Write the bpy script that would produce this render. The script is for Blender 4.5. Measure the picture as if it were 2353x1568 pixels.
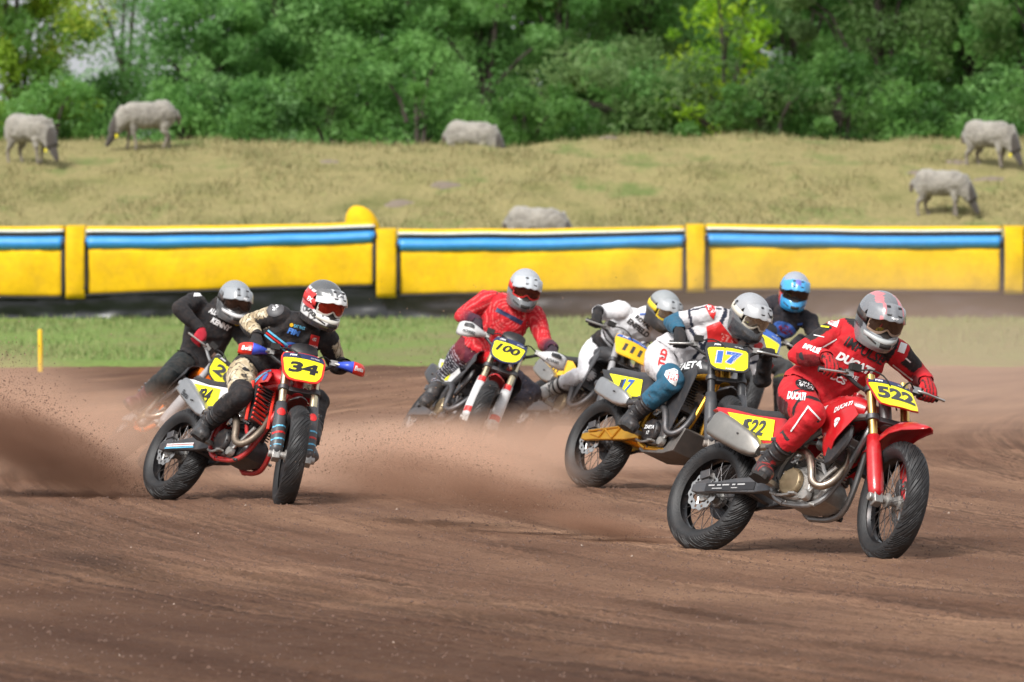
import bpy, bmesh, math, random
import numpy as np
from mathutils import Vector, Matrix, noise
from mathutils.bvhtree import BVHTree

for o in list(bpy.data.objects):
    bpy.data.objects.remove(o)
SC = bpy.context.scene
COL = SC.collection
rad = math.radians
random.seed(7)
RNG = np.random.default_rng(7)

# ------------------------------------------------------------------ camera
EYE = 1.83
PITCH = math.atan((784 - 520) / 13072.0)
cam_d = bpy.data.cameras.new('camera')
cam_d.lens = 200
cam_d.sensor_width = 36
cam_d.clip_start = 0.5
cam_d.clip_end = 3000
cam_d.dof.use_dof = True
cam_d.dof.focus_distance = 34.0
cam_d.dof.aperture_fstop = 5.2
cam = bpy.data.objects.new('camera', cam_d)
COL.objects.link(cam)
cam.location = (0, 0, EYE)
cam.rotation_euler = (math.pi / 2 - PITCH, 0, 0)
SC.camera = cam

# ------------------------------------------------------------------ world, sun, exposure
SUN_EL, SUN_AZ = rad(47), rad(212)      # azimuth from +Y clockwise: behind the camera, to the left
world = bpy.data.worlds.new('World')
SC.world = world
world.use_nodes = True
wn = world.node_tree
wn.nodes.clear()
wout = wn.nodes.new('ShaderNodeOutputWorld')
wbg = wn.nodes.new('ShaderNodeBackground')
wbg.inputs['Strength'].default_value = 0.08
sky = wn.nodes.new('ShaderNodeTexSky')
sky.sky_type = 'NISHITA'
sky.sun_disc = False
sky.sun_elevation = SUN_EL
sky.sun_rotation = SUN_AZ
sky.dust_density = 4.0
sky.air_density = 1.0
hs = wn.nodes.new('ShaderNodeHueSaturation')
hs.inputs['Value'].default_value = 1.45
hs.inputs['Saturation'].default_value = 0.35     # high thin cloud: a whitish sky
wn.links.new(sky.outputs[0], hs.inputs['Color'])
cl = wn.nodes.new('ShaderNodeMix'); cl.data_type = 'RGBA'     # even veil of white cloud over the whole sky
cl.inputs[0].default_value = 0.6
cl.inputs[7].default_value = (6.6, 6.8, 7.1, 1)
wn.links.new(hs.outputs[0], cl.inputs[6])
wn.links.new(cl.outputs[2], wbg.inputs[0])
wn.links.new(wbg.outputs[0], wout.inputs[0])

sun_d = bpy.data.lights.new('sun', 'SUN')
sun_d.energy = 3.0
sun_d.angle = rad(20)
sun_d.color = (1.0, 0.975, 0.94)
sun = bpy.data.objects.new('sun', sun_d)
COL.objects.link(sun)
sdir = Vector((math.sin(SUN_AZ) * math.cos(SUN_EL), math.cos(SUN_AZ) * math.cos(SUN_EL), math.sin(SUN_EL)))
sun.rotation_euler = sdir.to_track_quat('Z', 'Y').to_euler()
sun.location = (-20, 10, 40)

SC.view_settings.view_transform = 'Standard'
SC.view_settings.look = 'None'
SC.view_settings.exposure = 0.66
SC.view_settings.gamma = 1
SC.view_settings.use_curve_mapping = False
SC.cycles.use_denoising = True
SC.cycles.max_bounces = 6
SC.cycles.diffuse_bounces = 3
SC.cycles.glossy_bounces = 3
SC.cycles.transmission_bounces = 4
SC.cycles.transparent_max_bounces = 8
SC.cycles.volume_bounces = 3
SC.cycles.volume_max_steps = 256
SC.cycles.volume_step_rate = 1.0

# ------------------------------------------------------------------ small helpers
_fw = Vector((0, math.cos(PITCH), -math.sin(PITCH)))
_up = Vector((0, math.sin(PITCH), math.cos(PITCH)))
EYEV = Vector((0, 0, EYE))
def ray(px, py):
    """direction through a point of the photograph (2353 x 1568 grid)"""
    return (_fw * 13072.0 + Vector((px - 1176.5, 0, 0)) + _up * (784 - py)).normalized()
def P(px, py, y):
    d = ray(px, py)
    return EYEV + d * (y / d.y)

def tag(o, label=None, cat=None, group=None, kind=None):
    if label: o['label'] = label
    if cat: o['category'] = cat
    if group: o['group'] = group
    if kind: o['kind'] = kind
    return o

def empty(name, loc=(0, 0, 0), parent=None):
    o = bpy.data.objects.new(name, None)
    o.empty_display_size = 0.2
    COL.objects.link(o)
    o.location = loc
    if parent: o.parent = parent
    return o

def link(name, me, parent=None, mat=None):
    o = bpy.data.objects.new(name, me)
    COL.objects.link(o)
    if parent: o.parent = parent
    if mat is not None:
        for m in (mat if isinstance(mat, (list, tuple)) else [mat]):
            me.materials.append(m)
    return o

def frame_of(t, ref=Vector((0, 0, 1))):
    t = t.normalized()
    if abs(t.dot(ref)) > 0.95: ref = Vector((1, 0, 0)) if abs(t.x) < 0.9 else Vector((0, 1, 0))
    a = ref.cross(t).normalized()
    return a, t.cross(a)

class MB:
    """collects shapes into one mesh"""
    def __init__(s): s.v = []; s.f = []; s.m = []
    def add(s, vs, fs, mi=0):
        n = len(s.v)
        s.v += [tuple(v) for v in vs]
        s.f += [tuple(i + n for i in f) for f in fs]
        s.m += [mi] * len(fs)
    def box(s, c, size, rot=None, mi=0):
        c = Vector(c); h = Vector(size) / 2
        vs = []
        for x in (-1, 1):
            for y in (-1, 1):
                for z in (-1, 1):
                    p = Vector((x * h.x, y * h.y, z * h.z))
                    if rot is not None: p = rot @ p
                    vs.append(c + p)
        s.add(vs, [(0, 1, 3, 2), (4, 6, 7, 5), (0, 4, 5, 1), (2, 3, 7, 6), (0, 2, 6, 4), (1, 5, 7, 3)], mi)
    def rings(s, rings, cap=True, mi=0, closed=True):
        n = len(rings[0]); vs = [p for r in rings for p in r]; fs = []
        for i in range(len(rings) - 1):
            for j in range(n if closed else n - 1):
                k = (j + 1) % n
                fs.append((i * n + j, i * n + k, (i + 1) * n + k, (i + 1) * n + j))
        if cap:
            fs.append(tuple(range(n - 1, -1, -1)))
            b = (len(rings) - 1) * n
            fs.append(tuple(b + j for j in range(n)))
        s.add(vs, fs, mi)
    def tube(s, pts, r, n=10, sm=0, mi=0, cap=True, flat=1.0):
        pts = [Vector(p) for p in pts]
        rr = list(r) if isinstance(r, (list, tuple)) else [r] * len(pts)
        for _ in range(sm):       # Chaikin rounding
            np_, nr = [pts[0]], [rr[0]]
            for i in range(len(pts) - 1):
                a, b = pts[i], pts[i + 1]
                np_ += [a.lerp(b, .25), a.lerp(b, .75)]
                nr += [rr[i] * .75 + rr[i + 1] * .25, rr[i] * .25 + rr[i + 1] * .75]
            np_.append(pts[-1]); nr.append(rr[-1])
            pts, rr = np_, nr
        t0 = (pts[1] - pts[0]).normalized()
        a, b = frame_of(t0)
        rings = []
        for i, p in enumerate(pts):
            t = (pts[min(i + 1, len(pts) - 1)] - pts[max(i - 1, 0)]).normalized()
            a = (a - t * a.dot(t)).normalized(); b = t.cross(a)
            rings.append([p + a * (rr[i] * math.cos(q)) + b * (rr[i] * flat * math.sin(q)) for q in [2 * math.pi * j / n for j in range(n)]])
        s.rings(rings, cap, mi)
    def lathe(s, prof, org, axis, n=32, mi=0, closed=False, cap=False):
        axis = Vector(axis).normalized(); a, b = frame_of(axis); org = Vector(org)
        rings = []
        for (r, h) in prof:
            rings.append([org + axis * h + a * (r * math.cos(2 * math.pi * j / n)) + b * (r * math.sin(2 * math.pi * j / n)) for j in range(n)])
        if closed: rings.append(rings[0])
        s.rings(rings, cap, mi)
    def plate(s, poly, y0, y1, mi=0, bev=0.004, ax=None):
        """polygon (x,z) extruded between y0 and y1, or in the frame ax=(origin, right, up)"""
        if ax is None: ax = (Vector((0, 0, 0)), Vector((1, 0, 0)), Vector((0, 0, 1)))
        o, r, u = ax; nrm = r.cross(u) * -1
        cx = sum(p[0] for p in poly) / len(poly); cz = sum(p[1] for p in poly) / len(poly)
        def ring(y, ins):
            out = []
            for (x, z) in poly:
                d = math.hypot(x - cx, z - cz) or 1
                k = 1 - ins / d
                out.append(o + r * (cx + (x - cx) * k) + u * (cz + (z - cz) * k) + nrm * y)
            return out
        sg = 1 if y1 > y0 else -1
        b = min(bev, abs(y1 - y0) * .45)
        s.rings([ring(y0, b), ring(y0 + sg * b, 0), ring(y1 - sg * b, 0), ring(y1, b)], True, mi)
    def build(s, name, mat=None, parent=None, smooth=35, bevel=0, subsurf=0, attr=None):
        me = bpy.data.meshes.new(name)
        me.from_pydata(s.v, [], s.f)
        bm = bmesh.new(); bm.from_mesh(me)
        bmesh.ops.recalc_face_normals(bm, faces=bm.faces)
        bm.to_mesh(me); bm.free()
        mats = mat if isinstance(mat, (list, tuple)) else [mat]
        for m in mats:
            if m is not None: me.materials.append(m)
        if len(mats) > 1: me.polygons.foreach_set('material_index', s.m)
        if smooth:
            me.polygons.foreach_set('use_smooth', [True] * len(me.polygons))
            me.set_sharp_from_angle(angle=rad(smooth))
        o = link(name, me, parent)
        if bevel:
            b = o.modifiers.new('bevel', 'BEVEL'); b.width = bevel; b.segments = 2; b.limit_method = 'ANGLE'; b.angle_limit = rad(40)
        if subsurf:
            q = o.modifiers.new('sub', 'SUBSURF'); q.levels = subsurf; q.render_levels = subsurf
        return o

def sell(w, h, n, e=2.6):
    """superellipse outline"""
    out = []
    for j in range(n):
        q = 2 * math.pi * j / n
        c, s_ = math.cos(q), math.sin(q)
        out.append((w * math.copysign(abs(c) ** (2 / e), c), h * math.copysign(abs(s_) ** (2 / e), s_)))
    return out

def sweep(mb, secs, n=16, e=2.6, mi=0):
    """secs: (centre, half width in y, half height, [tilt of the section])"""
    cs = [Vector(q[0]) for q in secs]; rings = []
    for i, q in enumerate(secs):
        t = (cs[min(i + 1, len(cs) - 1)] - cs[max(i - 1, 0)]).normalized()
        a = Vector((0, 1, 0)); a = (a - t * a.dot(t)).normalized(); b = t.cross(a)
        rings.append([cs[i] + a * x + b * z for (x, z) in sell(q[1], q[2], n, e)])
    mb.rings(rings, True, mi)

# ------------------------------------------------------------------ materials
MATS = {}
def N(nt, t, **kw):
    n = nt.nodes.new(t)
    for k, v in kw.items():
        setattr(n, k, v)
    return n
def mat(name, col, rough=.5, metal=0., coat=0., dirt=0.35, bump=0.0, bscale=60., var=.12, dirtcol=(.20, .125, .09), spec=.5, height=True):
    if name in MATS: return MATS[name]
    m = bpy.data.materials.new(name); m.use_nodes = True
    nt = m.node_tree; L = nt.links.new
    bs = nt.nodes['Principled BSDF']
    bs.inputs['Roughness'].default_value = rough
    bs.inputs['Metallic'].default_value = metal
    bs.inputs['Coat Weight'].default_value = coat
    bs.inputs['Coat Roughness'].default_value = .12
    bs.inputs['Specular IOR Level'].default_value = spec
    tc = N(nt, 'ShaderNodeTexCoord')
    n1 = N(nt, 'ShaderNodeTexNoise'); n1.inputs['Scale'].default_value = 9; n1.inputs['Detail'].default_value = 8; n1.inputs['Roughness'].default_value = .7
    L(tc.outputs['Object'], n1.inputs['Vector'])
    # slight variation of the colour itself
    hv = N(nt, 'ShaderNodeHueSaturation'); hv.inputs['Color'].default_value = (*col, 1)
    mr = N(nt, 'ShaderNodeMapRange'); mr.inputs[1].default_value = .3; mr.inputs[2].default_value = .7; mr.inputs[3].default_value = 1 - var; mr.inputs[4].default_value = 1 + var
    L(n1.outputs['Fac'], mr.inputs[0]); L(mr.outputs[0], hv.inputs['Value'])
    last = hv.outputs[0]
    if dirt > 0:
        n2 = N(nt, 'ShaderNodeTexNoise'); n2.inputs['Scale'].default_value = 22; n2.inputs['Detail'].default_value = 10; n2.inputs['Roughness'].default_value = .75
        L(tc.outputs['Object'], n2.inputs['Vector'])
        m2 = N(nt, 'ShaderNodeMapRange'); m2.inputs[1].default_value = .46; m2.inputs[2].default_value = .78; m2.inputs[3].default_value = dirt * .04; m2.inputs[4].default_value = dirt
        L(n2.outputs['Fac'], m2.inputs[0])
        fac = m2.outputs[0]
        if height:
            sp = N(nt, 'ShaderNodeSeparateXYZ'); L(tc.outputs['Object'], sp.inputs[0])
            mz = N(nt, 'ShaderNodeMapRange'); mz.inputs[1].default_value = .15; mz.inputs[2].default_value = .95; mz.inputs[3].default_value = 1.5; mz.inputs[4].default_value = .35
            L(sp.outputs['Z'], mz.inputs[0])
            mu = N(nt, 'ShaderNodeMath', operation='MULTIPLY'); mu.use_clamp = True
            L(fac, mu.inputs[0]); L(mz.outputs[0], mu.inputs[1]); fac = mu.outputs[0]
        mx = N(nt, 'ShaderNodeMix', data_type='RGBA'); mx.inputs[7].default_value = (*dirtcol, 1)
        L(fac, mx.inputs[0]); L(last, mx.inputs[6]); last = mx.outputs[2]
        rr = N(nt, 'ShaderNodeMapRange'); rr.inputs[3].default_value = rough; rr.inputs[4].default_value = min(1, rough + .5)
        L(fac, rr.inputs[0]); L(rr.outputs[0], bs.inputs['Roughness'])
        if metal:
            rm = N(nt, 'ShaderNodeMapRange'); rm.inputs[3].default_value = metal; rm.inputs[4].default_value = 0
            L(fac, rm.inputs[0]); L(rm.outputs[0], bs.inputs['Metallic'])
    L(last, bs.inputs['Base Color'])
    if bump:
        nb = N(nt, 'ShaderNodeTexNoise'); nb.inputs['Scale'].default_value = bscale; nb.inputs['Detail'].default_value = 6
        L(tc.outputs['Object'], nb.inputs['Vector'])
        bp = N(nt, 'ShaderNodeBump'); bp.inputs['Strength'].default_value = bump; bp.inputs['Distance'].default_value = .01
        L(nb.outputs['Fac'], bp.inputs['Height']); L(bp.outputs[0], bs.inputs['Normal'])
    MATS[name] = m
    return m

def cmat(name, rough=.75, bump=.35, bscale=70., dirt=.18, sheen=.03, spec=.3):
    """cloth or wool whose colours are printed on the mesh (attribute 'col')"""
    if name in MATS: return MATS[name]
    m = mat(name, (1, 1, 1), rough, 0, 0, dirt, bump, bscale, .06, height=False, spec=spec)
    nt = m.node_tree; L = nt.links.new
    at = N(nt, 'ShaderNodeAttribute'); at.attribute_name = 'col'
    hv = [n for n in nt.nodes if n.type == 'HUE_SAT'][0]
    L(at.outputs['Color'], hv.inputs['Color'])
    nt.nodes['Principled BSDF'].inputs['Sheen Weight'].default_value = sheen
    return m

def set_col(me, cols):
    a = me.color_attributes.new('col', 'FLOAT_COLOR', 'POINT')
    c = np.ones((len(me.vertices), 4), np.float32); c[:, :3] = cols
    a.data.foreach_set('color', c.ravel())

# ------------------------------------------------------------------ value noise for numpy
_T = RNG.random((256, 256))
def vnoise(x, y):
    xi = np.floor(x).astype(int); yi = np.floor(y).astype(int)
    fx = x - xi; fy = y - yi
    fx = fx * fx * (3 - 2 * fx); fy = fy * fy * (3 - 2 * fy)
    g = lambda a, b: _T[a & 255, b & 255]
    return (g(xi, yi) * (1 - fx) + g(xi + 1, yi) * fx) * (1 - fy) + (g(xi, yi + 1) * (1 - fx) + g(xi + 1, yi + 1) * fx) * fy
def fbm(x, y, o=4):
    s = 0; a = .5
    for i in range(o):
        s = s + a * vnoise(x * 2 ** i + 17 * i, y * 2 ** i + 31 * i); a *= .5
    return s
def grid_mesh(name, X, Y, Z, mats, parent=None):
    ny, nx = X.shape
    v = np.stack([X, Y, Z], -1).reshape(-1, 3)
    i = np.arange(ny * nx).reshape(ny, nx)
    f = np.stack([i[:-1, :-1], i[:-1, 1:], i[1:, 1:], i[1:, :-1]], -1).reshape(-1, 4)
    me = np_mesh(name, v, f)
    me.polygons.foreach_set('use_smooth', np.ones(len(f), bool))
    return link(name, me, parent, mats)
def np_mesh(name, v, f):
    me = bpy.data.meshes.new(name)
    v = np.asarray(v, np.float32); f = np.asarray(f, np.int32)
    k = f.shape[1]
    me.vertices.add(len(v)); me.vertices.foreach_set('co', v.ravel())
    me.loops.add(f.size); me.loops.foreach_set('vertex_index', f.ravel())
    me.polygons.add(len(f)); me.polygons.foreach_set('loop_start', np.arange(0, f.size, k, dtype=np.int32))
    try: me.polygons.foreach_set('loop_total', np.full(len(f), k, np.int32))
    except Exception: pass
    me.update(calc_edges=True); me.validate()
    return me
# ================================================================== the setting
ARC = Vector((42.1, 46.7, 0))       # centre of the bend the riders are turning round
def ground_z(y):
    return np.maximum(0, np.asarray(y, float) - 46) * (.31 / 46)

def dirt_material():
    m = bpy.data.materials.new('dirt'); m.use_nodes = True
    nt = m.node_tree; L = nt.links.new; bs = nt.nodes['Principled BSDF']
    bs.inputs['Roughness'].default_value = .95; bs.inputs['Specular IOR Level'].default_value = .15
    tc = N(nt, 'ShaderNodeTexCoord')
    sub = N(nt, 'ShaderNodeVectorMath', operation='SUBTRACT'); sub.inputs[1].default_value = ARC
    L(tc.outputs['Object'], sub.inputs[0])
    sp = N(nt, 'ShaderNodeSeparateXYZ'); L(sub.outputs[0], sp.inputs[0])
    ln = N(nt, 'ShaderNodeVectorMath', operation='LENGTH'); L(sub.outputs[0], ln.inputs[0])
    an = N(nt, 'ShaderNodeMath', operation='ARCTAN2'); L(sp.outputs['Y'], an.inputs[0]); L(sp.outputs['X'], an.inputs[1])
    cb = N(nt, 'ShaderNodeCombineXYZ')
    am = N(nt, 'ShaderNodeMath', operation='MULTIPLY'); am.inputs[1].default_value = 2.2; L(an.outputs[0], am.inputs[0])
    L(ln.outputs['Value'], cb.inputs[0]); L(am.outputs[0], cb.inputs[1])
    def noise_(vec, sc, det, ro=.6):
        n = N(nt, 'ShaderNodeTexNoise'); n.inputs['Scale'].default_value = sc; n.inputs['Detail'].default_value = det; n.inputs['Roughness'].default_value = ro
        L(vec, n.inputs['Vector']); return n.outputs['Fac']
    streak = noise_(cb.outputs[0], 1.5, 7, .62)      # sweeping tyre lines round the bend
    patch = noise_(tc.outputs['Object'], .45, 5)
    grain = noise_(tc.outputs['Object'], 70, 9, .85)
    r1 = N(nt, 'ShaderNodeValToRGB')
    e = r1.color_ramp.elements
    e[0].position = .30; e[0].color = (.138, .066, .040, 1)
    e[1].position = .66; e[1].color = (.43, .25, .155, 1)
    q = r1.color_ramp.elements.new(.48); q.color = (.25, .138, .088, 1)
    mx = N(nt, 'ShaderNodeMix', data_type='FLOAT'); mx.inputs[0].default_value = .42
    L(streak, mx.inputs[2]); L(patch, mx.inputs[3])
    L(mx.outputs[0], r1.inputs[0])
    gr = N(nt, 'ShaderNodeMapRange'); gr.inputs[1].default_value = .3; gr.inputs[2].default_value = .7; gr.inputs[3].default_value = .52; gr.inputs[4].default_value = 1.5
    L(grain, gr.inputs[0])
    hv = N(nt, 'ShaderNodeHueSaturation'); L(r1.outputs[0], hv.inputs['Color']); L(gr.outputs[0], hv.inputs['Value'])
    vo = N(nt, 'ShaderNodeTexVoronoi'); vo.inputs['Scale'].default_value = 38; L(tc.outputs['Object'], vo.inputs['Vector'])
    vr = N(nt, 'ShaderNodeMapRange'); vr.inputs[1].default_value = .12; vr.inputs[2].default_value = .2; vr.inputs[3].default_value = .55; vr.inputs[4].default_value = 0
    L(vo.outputs['Distance'], vr.inputs[0])
    sel = N(nt, 'ShaderNodeSeparateColor'); L(vo.outputs['Color'], sel.inputs[0])
    gt = N(nt, 'ShaderNodeMath', operation='GREATER_THAN'); gt.inputs[1].default_value = .93; L(sel.outputs[0], gt.inputs[0])
    vm = N(nt, 'ShaderNodeMath', operation='MULTIPLY'); L(vr.outputs[0], vm.inputs[0]); L(gt.outputs[0], vm.inputs[1])
    m3 = N(nt, 'ShaderNodeMix', data_type='RGBA'); m3.inputs[7].default_value = (.30, .21, .16, 1)
    # fine lines scratched by the tyres round the bend, in some places only
    cb2 = N(nt, 'ShaderNodeCombineXYZ'); am2 = N(nt, 'ShaderNodeMath', operation='MULTIPLY'); am2.inputs[1].default_value = .8; L(an.outputs[0], am2.inputs[0])
    L(ln.outputs['Value'], cb2.inputs[0]); L(am2.outputs[0], cb2.inputs[1])
    fine = noise_(cb2.outputs[0], 15, 4, .6)
    fm_ = N(nt, 'ShaderNodeMapRange'); fm_.inputs[1].default_value = .34; fm_.inputs[2].default_value = .62; fm_.inputs[3].default_value = .52; fm_.inputs[4].default_value = 1.22; L(fine, fm_.inputs[0])
    pm = N(nt, 'ShaderNodeMapRange'); pm.inputs[1].default_value = .42; pm.inputs[2].default_value = .58; pm.inputs[3].default_value = .15; pm.inputs[4].default_value = 1; L(noise_(cb.outputs[0], .9, 3), pm.inputs[0])
    fx = N(nt, 'ShaderNodeMix', data_type='FLOAT'); fx.inputs[2].default_value = 1; L(pm.outputs[0], fx.inputs[0]); L(fm_.outputs[0], fx.inputs[3])
    hv2 = N(nt, 'ShaderNodeHueSaturation'); L(hv.outputs[0], hv2.inputs['Color']); L(fx.outputs[0], hv2.inputs['Value']); hv = hv2
    L(vm.outputs[0], m3.inputs[0]); L(hv.outputs[0], m3.inputs[6])
    # damp earth on the outer part of the bend, where the track was watered
    rd = N(nt, 'ShaderNodeMath', operation='ADD'); L(ln.outputs['Value'], rd.inputs[0])
    pn = N(nt, 'ShaderNodeMath', operation='MULTIPLY'); pn.inputs[1].default_value = 3.0; L(noise_(tc.outputs['Object'], .8, 5), pn.inputs[0]); L(pn.outputs[0], rd.inputs[1])
    wet = N(nt, 'ShaderNodeMapRange'); wet.interpolation_type = 'SMOOTHSTEP'; wet.inputs[1].default_value = 47.5; wet.inputs[2].default_value = 49.3; wet.inputs[3].default_value = 0; wet.inputs[4].default_value = .62
    L(rd.outputs[0], wet.inputs[0])
    m4 = N(nt, 'ShaderNodeMix', data_type='RGBA', blend_type='MULTIPLY'); m4.inputs[7].default_value = (.40, .345, .33, 1)
    L(wet.outputs[0], m4.inputs[0]); L(m3.outputs[2], m4.inputs[6])
    L(m4.outputs[2], bs.inputs['Base Color'])
    ad = N(nt, 'ShaderNodeMath', operation='ADD'); L(grain, ad.inputs[0]); L(fx.outputs[0], ad.inputs[1])
    bp = N(nt, 'ShaderNodeBump'); bp.inputs['Strength'].default_value = 1.0; bp.inputs['Distance'].default_value = .03
    L(ad.outputs[0], bp.inputs['Height']); L(bp.outputs[0], bs.inputs['Normal'])
    return m
DIRT = dirt_material()

def dirt_h(X, Y):
    dx = X - ARC.x; dy = Y - ARC.y
    r = np.hypot(dx, dy); a = np.arctan2(dy, dx) * 3
    z = ground_z(Y)
    z = z + .06 * (fbm(r * .9, a * .8, 3) - .47)               # ruts that run round the bend
    z = z + .020 * (fbm(r * 6, a * 2.2, 3) - .43)
    nz = fbm(r * .4 + 3, a * 6, 3)
    for i, r0 in enumerate((44.2, 44.75, 45.15, 45.6, 46.05, 46.5, 46.75, 47.3, 48.0, 48.6)):      # grooves cut by the tyres
        q = r + .5 * (fbm(a * 2.5 + i * 7, a * 0 + i, 2) - .37) - r0; k = np.clip((fbm(a * 7 + i * 3, a * 0 + 5 + i, 3) - .30) * 5, 0, 1)
        z = z + k * (.016 * np.exp(-((q - .075) / .045) ** 2) - .024 * np.exp(-(q / .04) ** 2) + .010 * np.exp(-((q + .08) / .05) ** 2))
    z = z + .035 * (fbm(X * .9 + 40, Y * .9 + 9, 4) - .47)
    z = z + .022 * (fbm(X * 9 + 3, Y * 9, 3) - .43)
    return z
xs = np.concatenate([np.linspace(-900, -12, 24)[:-1], np.linspace(-12, -3.8, 60)[:-1], np.arange(-3.8, 3.8, .048), np.linspace(3.8, 12, 60), np.linspace(12, 900, 24)[1:]])
ys = np.concatenate([np.linspace(-300, 15, 24)[:-1], np.arange(15, 21, .2), np.arange(21, 36, .05), np.arange(36, 52, .12), np.arange(52, 96, .3), np.linspace(96, 1200, 30)])
X, Y = np.meshgrid(xs, ys)
Z = dirt_h(X, Y)
Z = np.where(Y > 96, .34, Z)
Z = Z + np.where((Y > 21) & (Y < 46), 1, 0) * .015 * (RNG.random(Z.shape) - .5) * (.5 + 1.6 * np.clip(fbm(X * 1.5, Y * .6, 3) - .25, 0, 1))      # loose grit
tag(grid_mesh('dirt_track', X, Y, Z, DIRT), 'brown dirt race track with sweeping tyre ruts', kind='structure')

# pebbles and crumbs of earth lying on the track
def scatter_stones(name, n, ymin, ymax, smin, smax, mats, label):
    y = ymin + (ymax - ymin) * RNG.random(n) ** .85
    x = (RNG.random(n) * 2 - 1) * (y * .094 + .3)
    s = smin + (smax - smin) * RNG.random(n) ** 9
    z = dirt_h(x, y) + s * .12
    base = np.array([[1, 0, -.1], [-.8, .8, -.1], [-.7, -.8, -.1], [0, 0, .8], [.25, .2, .75]], float)
    fc = np.array([[0, 1, 4], [1, 3, 4], [1, 2, 3], [2, 0, 3], [0, 4, 3]])
    jit = base[None] * (.6 + .8 * RNG.random((n, 5, 1)))
    an = RNG.random(n) * 6.28
    c, s_ = np.cos(an), np.sin(an)
    vx = jit[..., 0] * c[:, None] - jit[..., 1] * s_[:, None]; vy = jit[..., 0] * s_[:, None] + jit[..., 1] * c[:, None]
    v = np.stack([vx, vy, jit[..., 2]], -1) * s[:, None, None] + np.stack([x, y, z], -1)[:, None]
    f = (fc[None] + 5 * np.arange(n)[:, None, None]).reshape(-1, 3)
    o = link(name, np_mesh(name, v.reshape(-1, 3), f), None, mats)
    o.data.polygons.foreach_set('material_index', np.repeat(RNG.choice(len(mats), n, p=[.70, .003, .297]), 5).astype(np.int32))
    return tag(o, label, kind='stuff')
STONE = [mat('earth_crumb', (.105, .058, .040), .95, dirt=0), mat('pale_pebble', (.30, .22, .17), .9, dirt=0), mat('brown_pebble', (.112, .062, .043), .95, dirt=0)]
scatter_stones('gravel', 52000, 21.5, 40, .0018, .013, STONE, 'loose crumbs of earth and small pale pebbles on the track')

# ---- grass strip in front of the barrier
def grass_material(name, stops, sc, rough=.95, stretch=(1, .25, 1)):
    m = bpy.data.materials.new(name); m.use_nodes = True
    nt = m.node_tree; L = nt.links.new; bs = nt.nodes['Principled BSDF']
    bs.inputs['Roughness'].default_value = rough; bs.inputs['Specular IOR Level'].default_value = .15
    tc = N(nt, 'ShaderNodeTexCoord'); mp = N(nt, 'ShaderNodeMapping'); mp.inputs['Scale'].default_value = stretch
    L(tc.outputs['Object'], mp.inputs[0])
    n1 = N(nt, 'ShaderNodeTexNoise'); n1.inputs['Scale'].default_value = sc; n1.inputs['Detail'].default_value = 8; n1.inputs['Roughness'].default_value = .65
    L(mp.outputs[0], n1.inputs['Vector'])
    r = N(nt, 'ShaderNodeValToRGB'); el = r.color_ramp.elements
    el[0].position, el[0].color = stops[0][0], (*stops[0][1], 1)
    el[1].position, el[1].color = stops[-1][0], (*stops[-1][1], 1)
    for p, c in stops[1:-1]:
        q = el.new(p); q.color = (*c, 1)
    L(n1.outputs['Fac'], r.inputs[0])
    n2 = N(nt, 'ShaderNodeTexNoise'); n2.inputs['Scale'].default_value = 14; n2.inputs['Detail'].default_value = 6; L(tc.outputs['Object'], n2.inputs['Vector'])
    mr = N(nt, 'ShaderNodeMapRange'); mr.inputs[1].default_value = .3; mr.inputs[2].default_value = .7; mr.inputs[3].default_value = .8; mr.inputs[4].default_value = 1.2
    L(n2.outputs['Fac'], mr.inputs[0])
    hv = N(nt, 'ShaderNodeHueSaturation'); L(r.outputs[0], hv.inputs['Color']); L(mr.outputs[0], hv.inputs['Value'])
    L(hv.outputs[0], bs.inputs['Base Color'])
    bp = N(nt, 'ShaderNodeBump'); bp.inputs['Strength'].default_value = .6; bp.inputs['Distance'].default_value = .05
    L(n2.outputs['Fac'], bp.inputs['Height']); L(bp.outputs[0], bs.inputs['Normal'])
    return m
TURF = grass_material('turf', [(.3, (.17, .16, .07)), (.45, (.15, .18, .055)), (.6, (.13, .20, .045)), (.75, (.2, .22, .085))], 1.1, stretch=(.5, .22, 1))
xs = np.linspace(-30, 30, 300); ys = np.linspace(0, 1, 90)
X, T = np.meshgrid(xs, ys)
edge = 68.5 + 2.4 * (fbm(xs * .5 + 7, xs * 0 + 3, 4) - .47) + .05 * xs
Y = edge[None] + (93.4 - edge[None]) * T
Z = ground_z(Y) + .03 + .05 * (fbm(X * .8, Y * .5, 3) - .45)
Z[0] = ground_z(Y[0]) - .03
tag(grid_mesh('grass_verge', X, Y, Z, TURF), 'green grass strip between the track and the barrier', kind='structure')

def blades(name, n, xr, yfun, zfun, hmin, hmax, w, mats, label, prob=None, lean=.35):
    x = (RNG.random(n) * 2 - 1) * xr
    y = yfun(x, RNG.random(n))
    if prob is not None:
        keep = RNG.random(n) < prob(x, y); x, y = x[keep], y[keep]; n = len(x)
    z = zfun(x, y) - .01
    h = hmin + (hmax - hmin) * RNG.random(n) ** 2
    an = RNG.random(n) * 6.28; lx = np.cos(an) * h * lean; ly = np.sin(an) * h * lean
    b = RNG.random(n) * 6.28; wx = np.cos(b) * w / 2; wy = np.sin(b) * w / 2
    v = np.empty((n, 3, 3)); v[:, 0] = np.stack([x - wx, y - wy, z], -1); v[:, 1] = np.stack([x + wx, y + wy, z], -1); v[:, 2] = np.stack([x + lx, y + ly, z + h], -1)
    f = np.arange(3 * n).reshape(n, 3)
    o = link(name, np_mesh(name, v.reshape(-1, 3), f), None, mats)
    o.data.polygons.foreach_set('material_index', RNG.integers(0, len(mats), n).astype(np.int32))
    return tag(o, label, kind='stuff')
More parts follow.
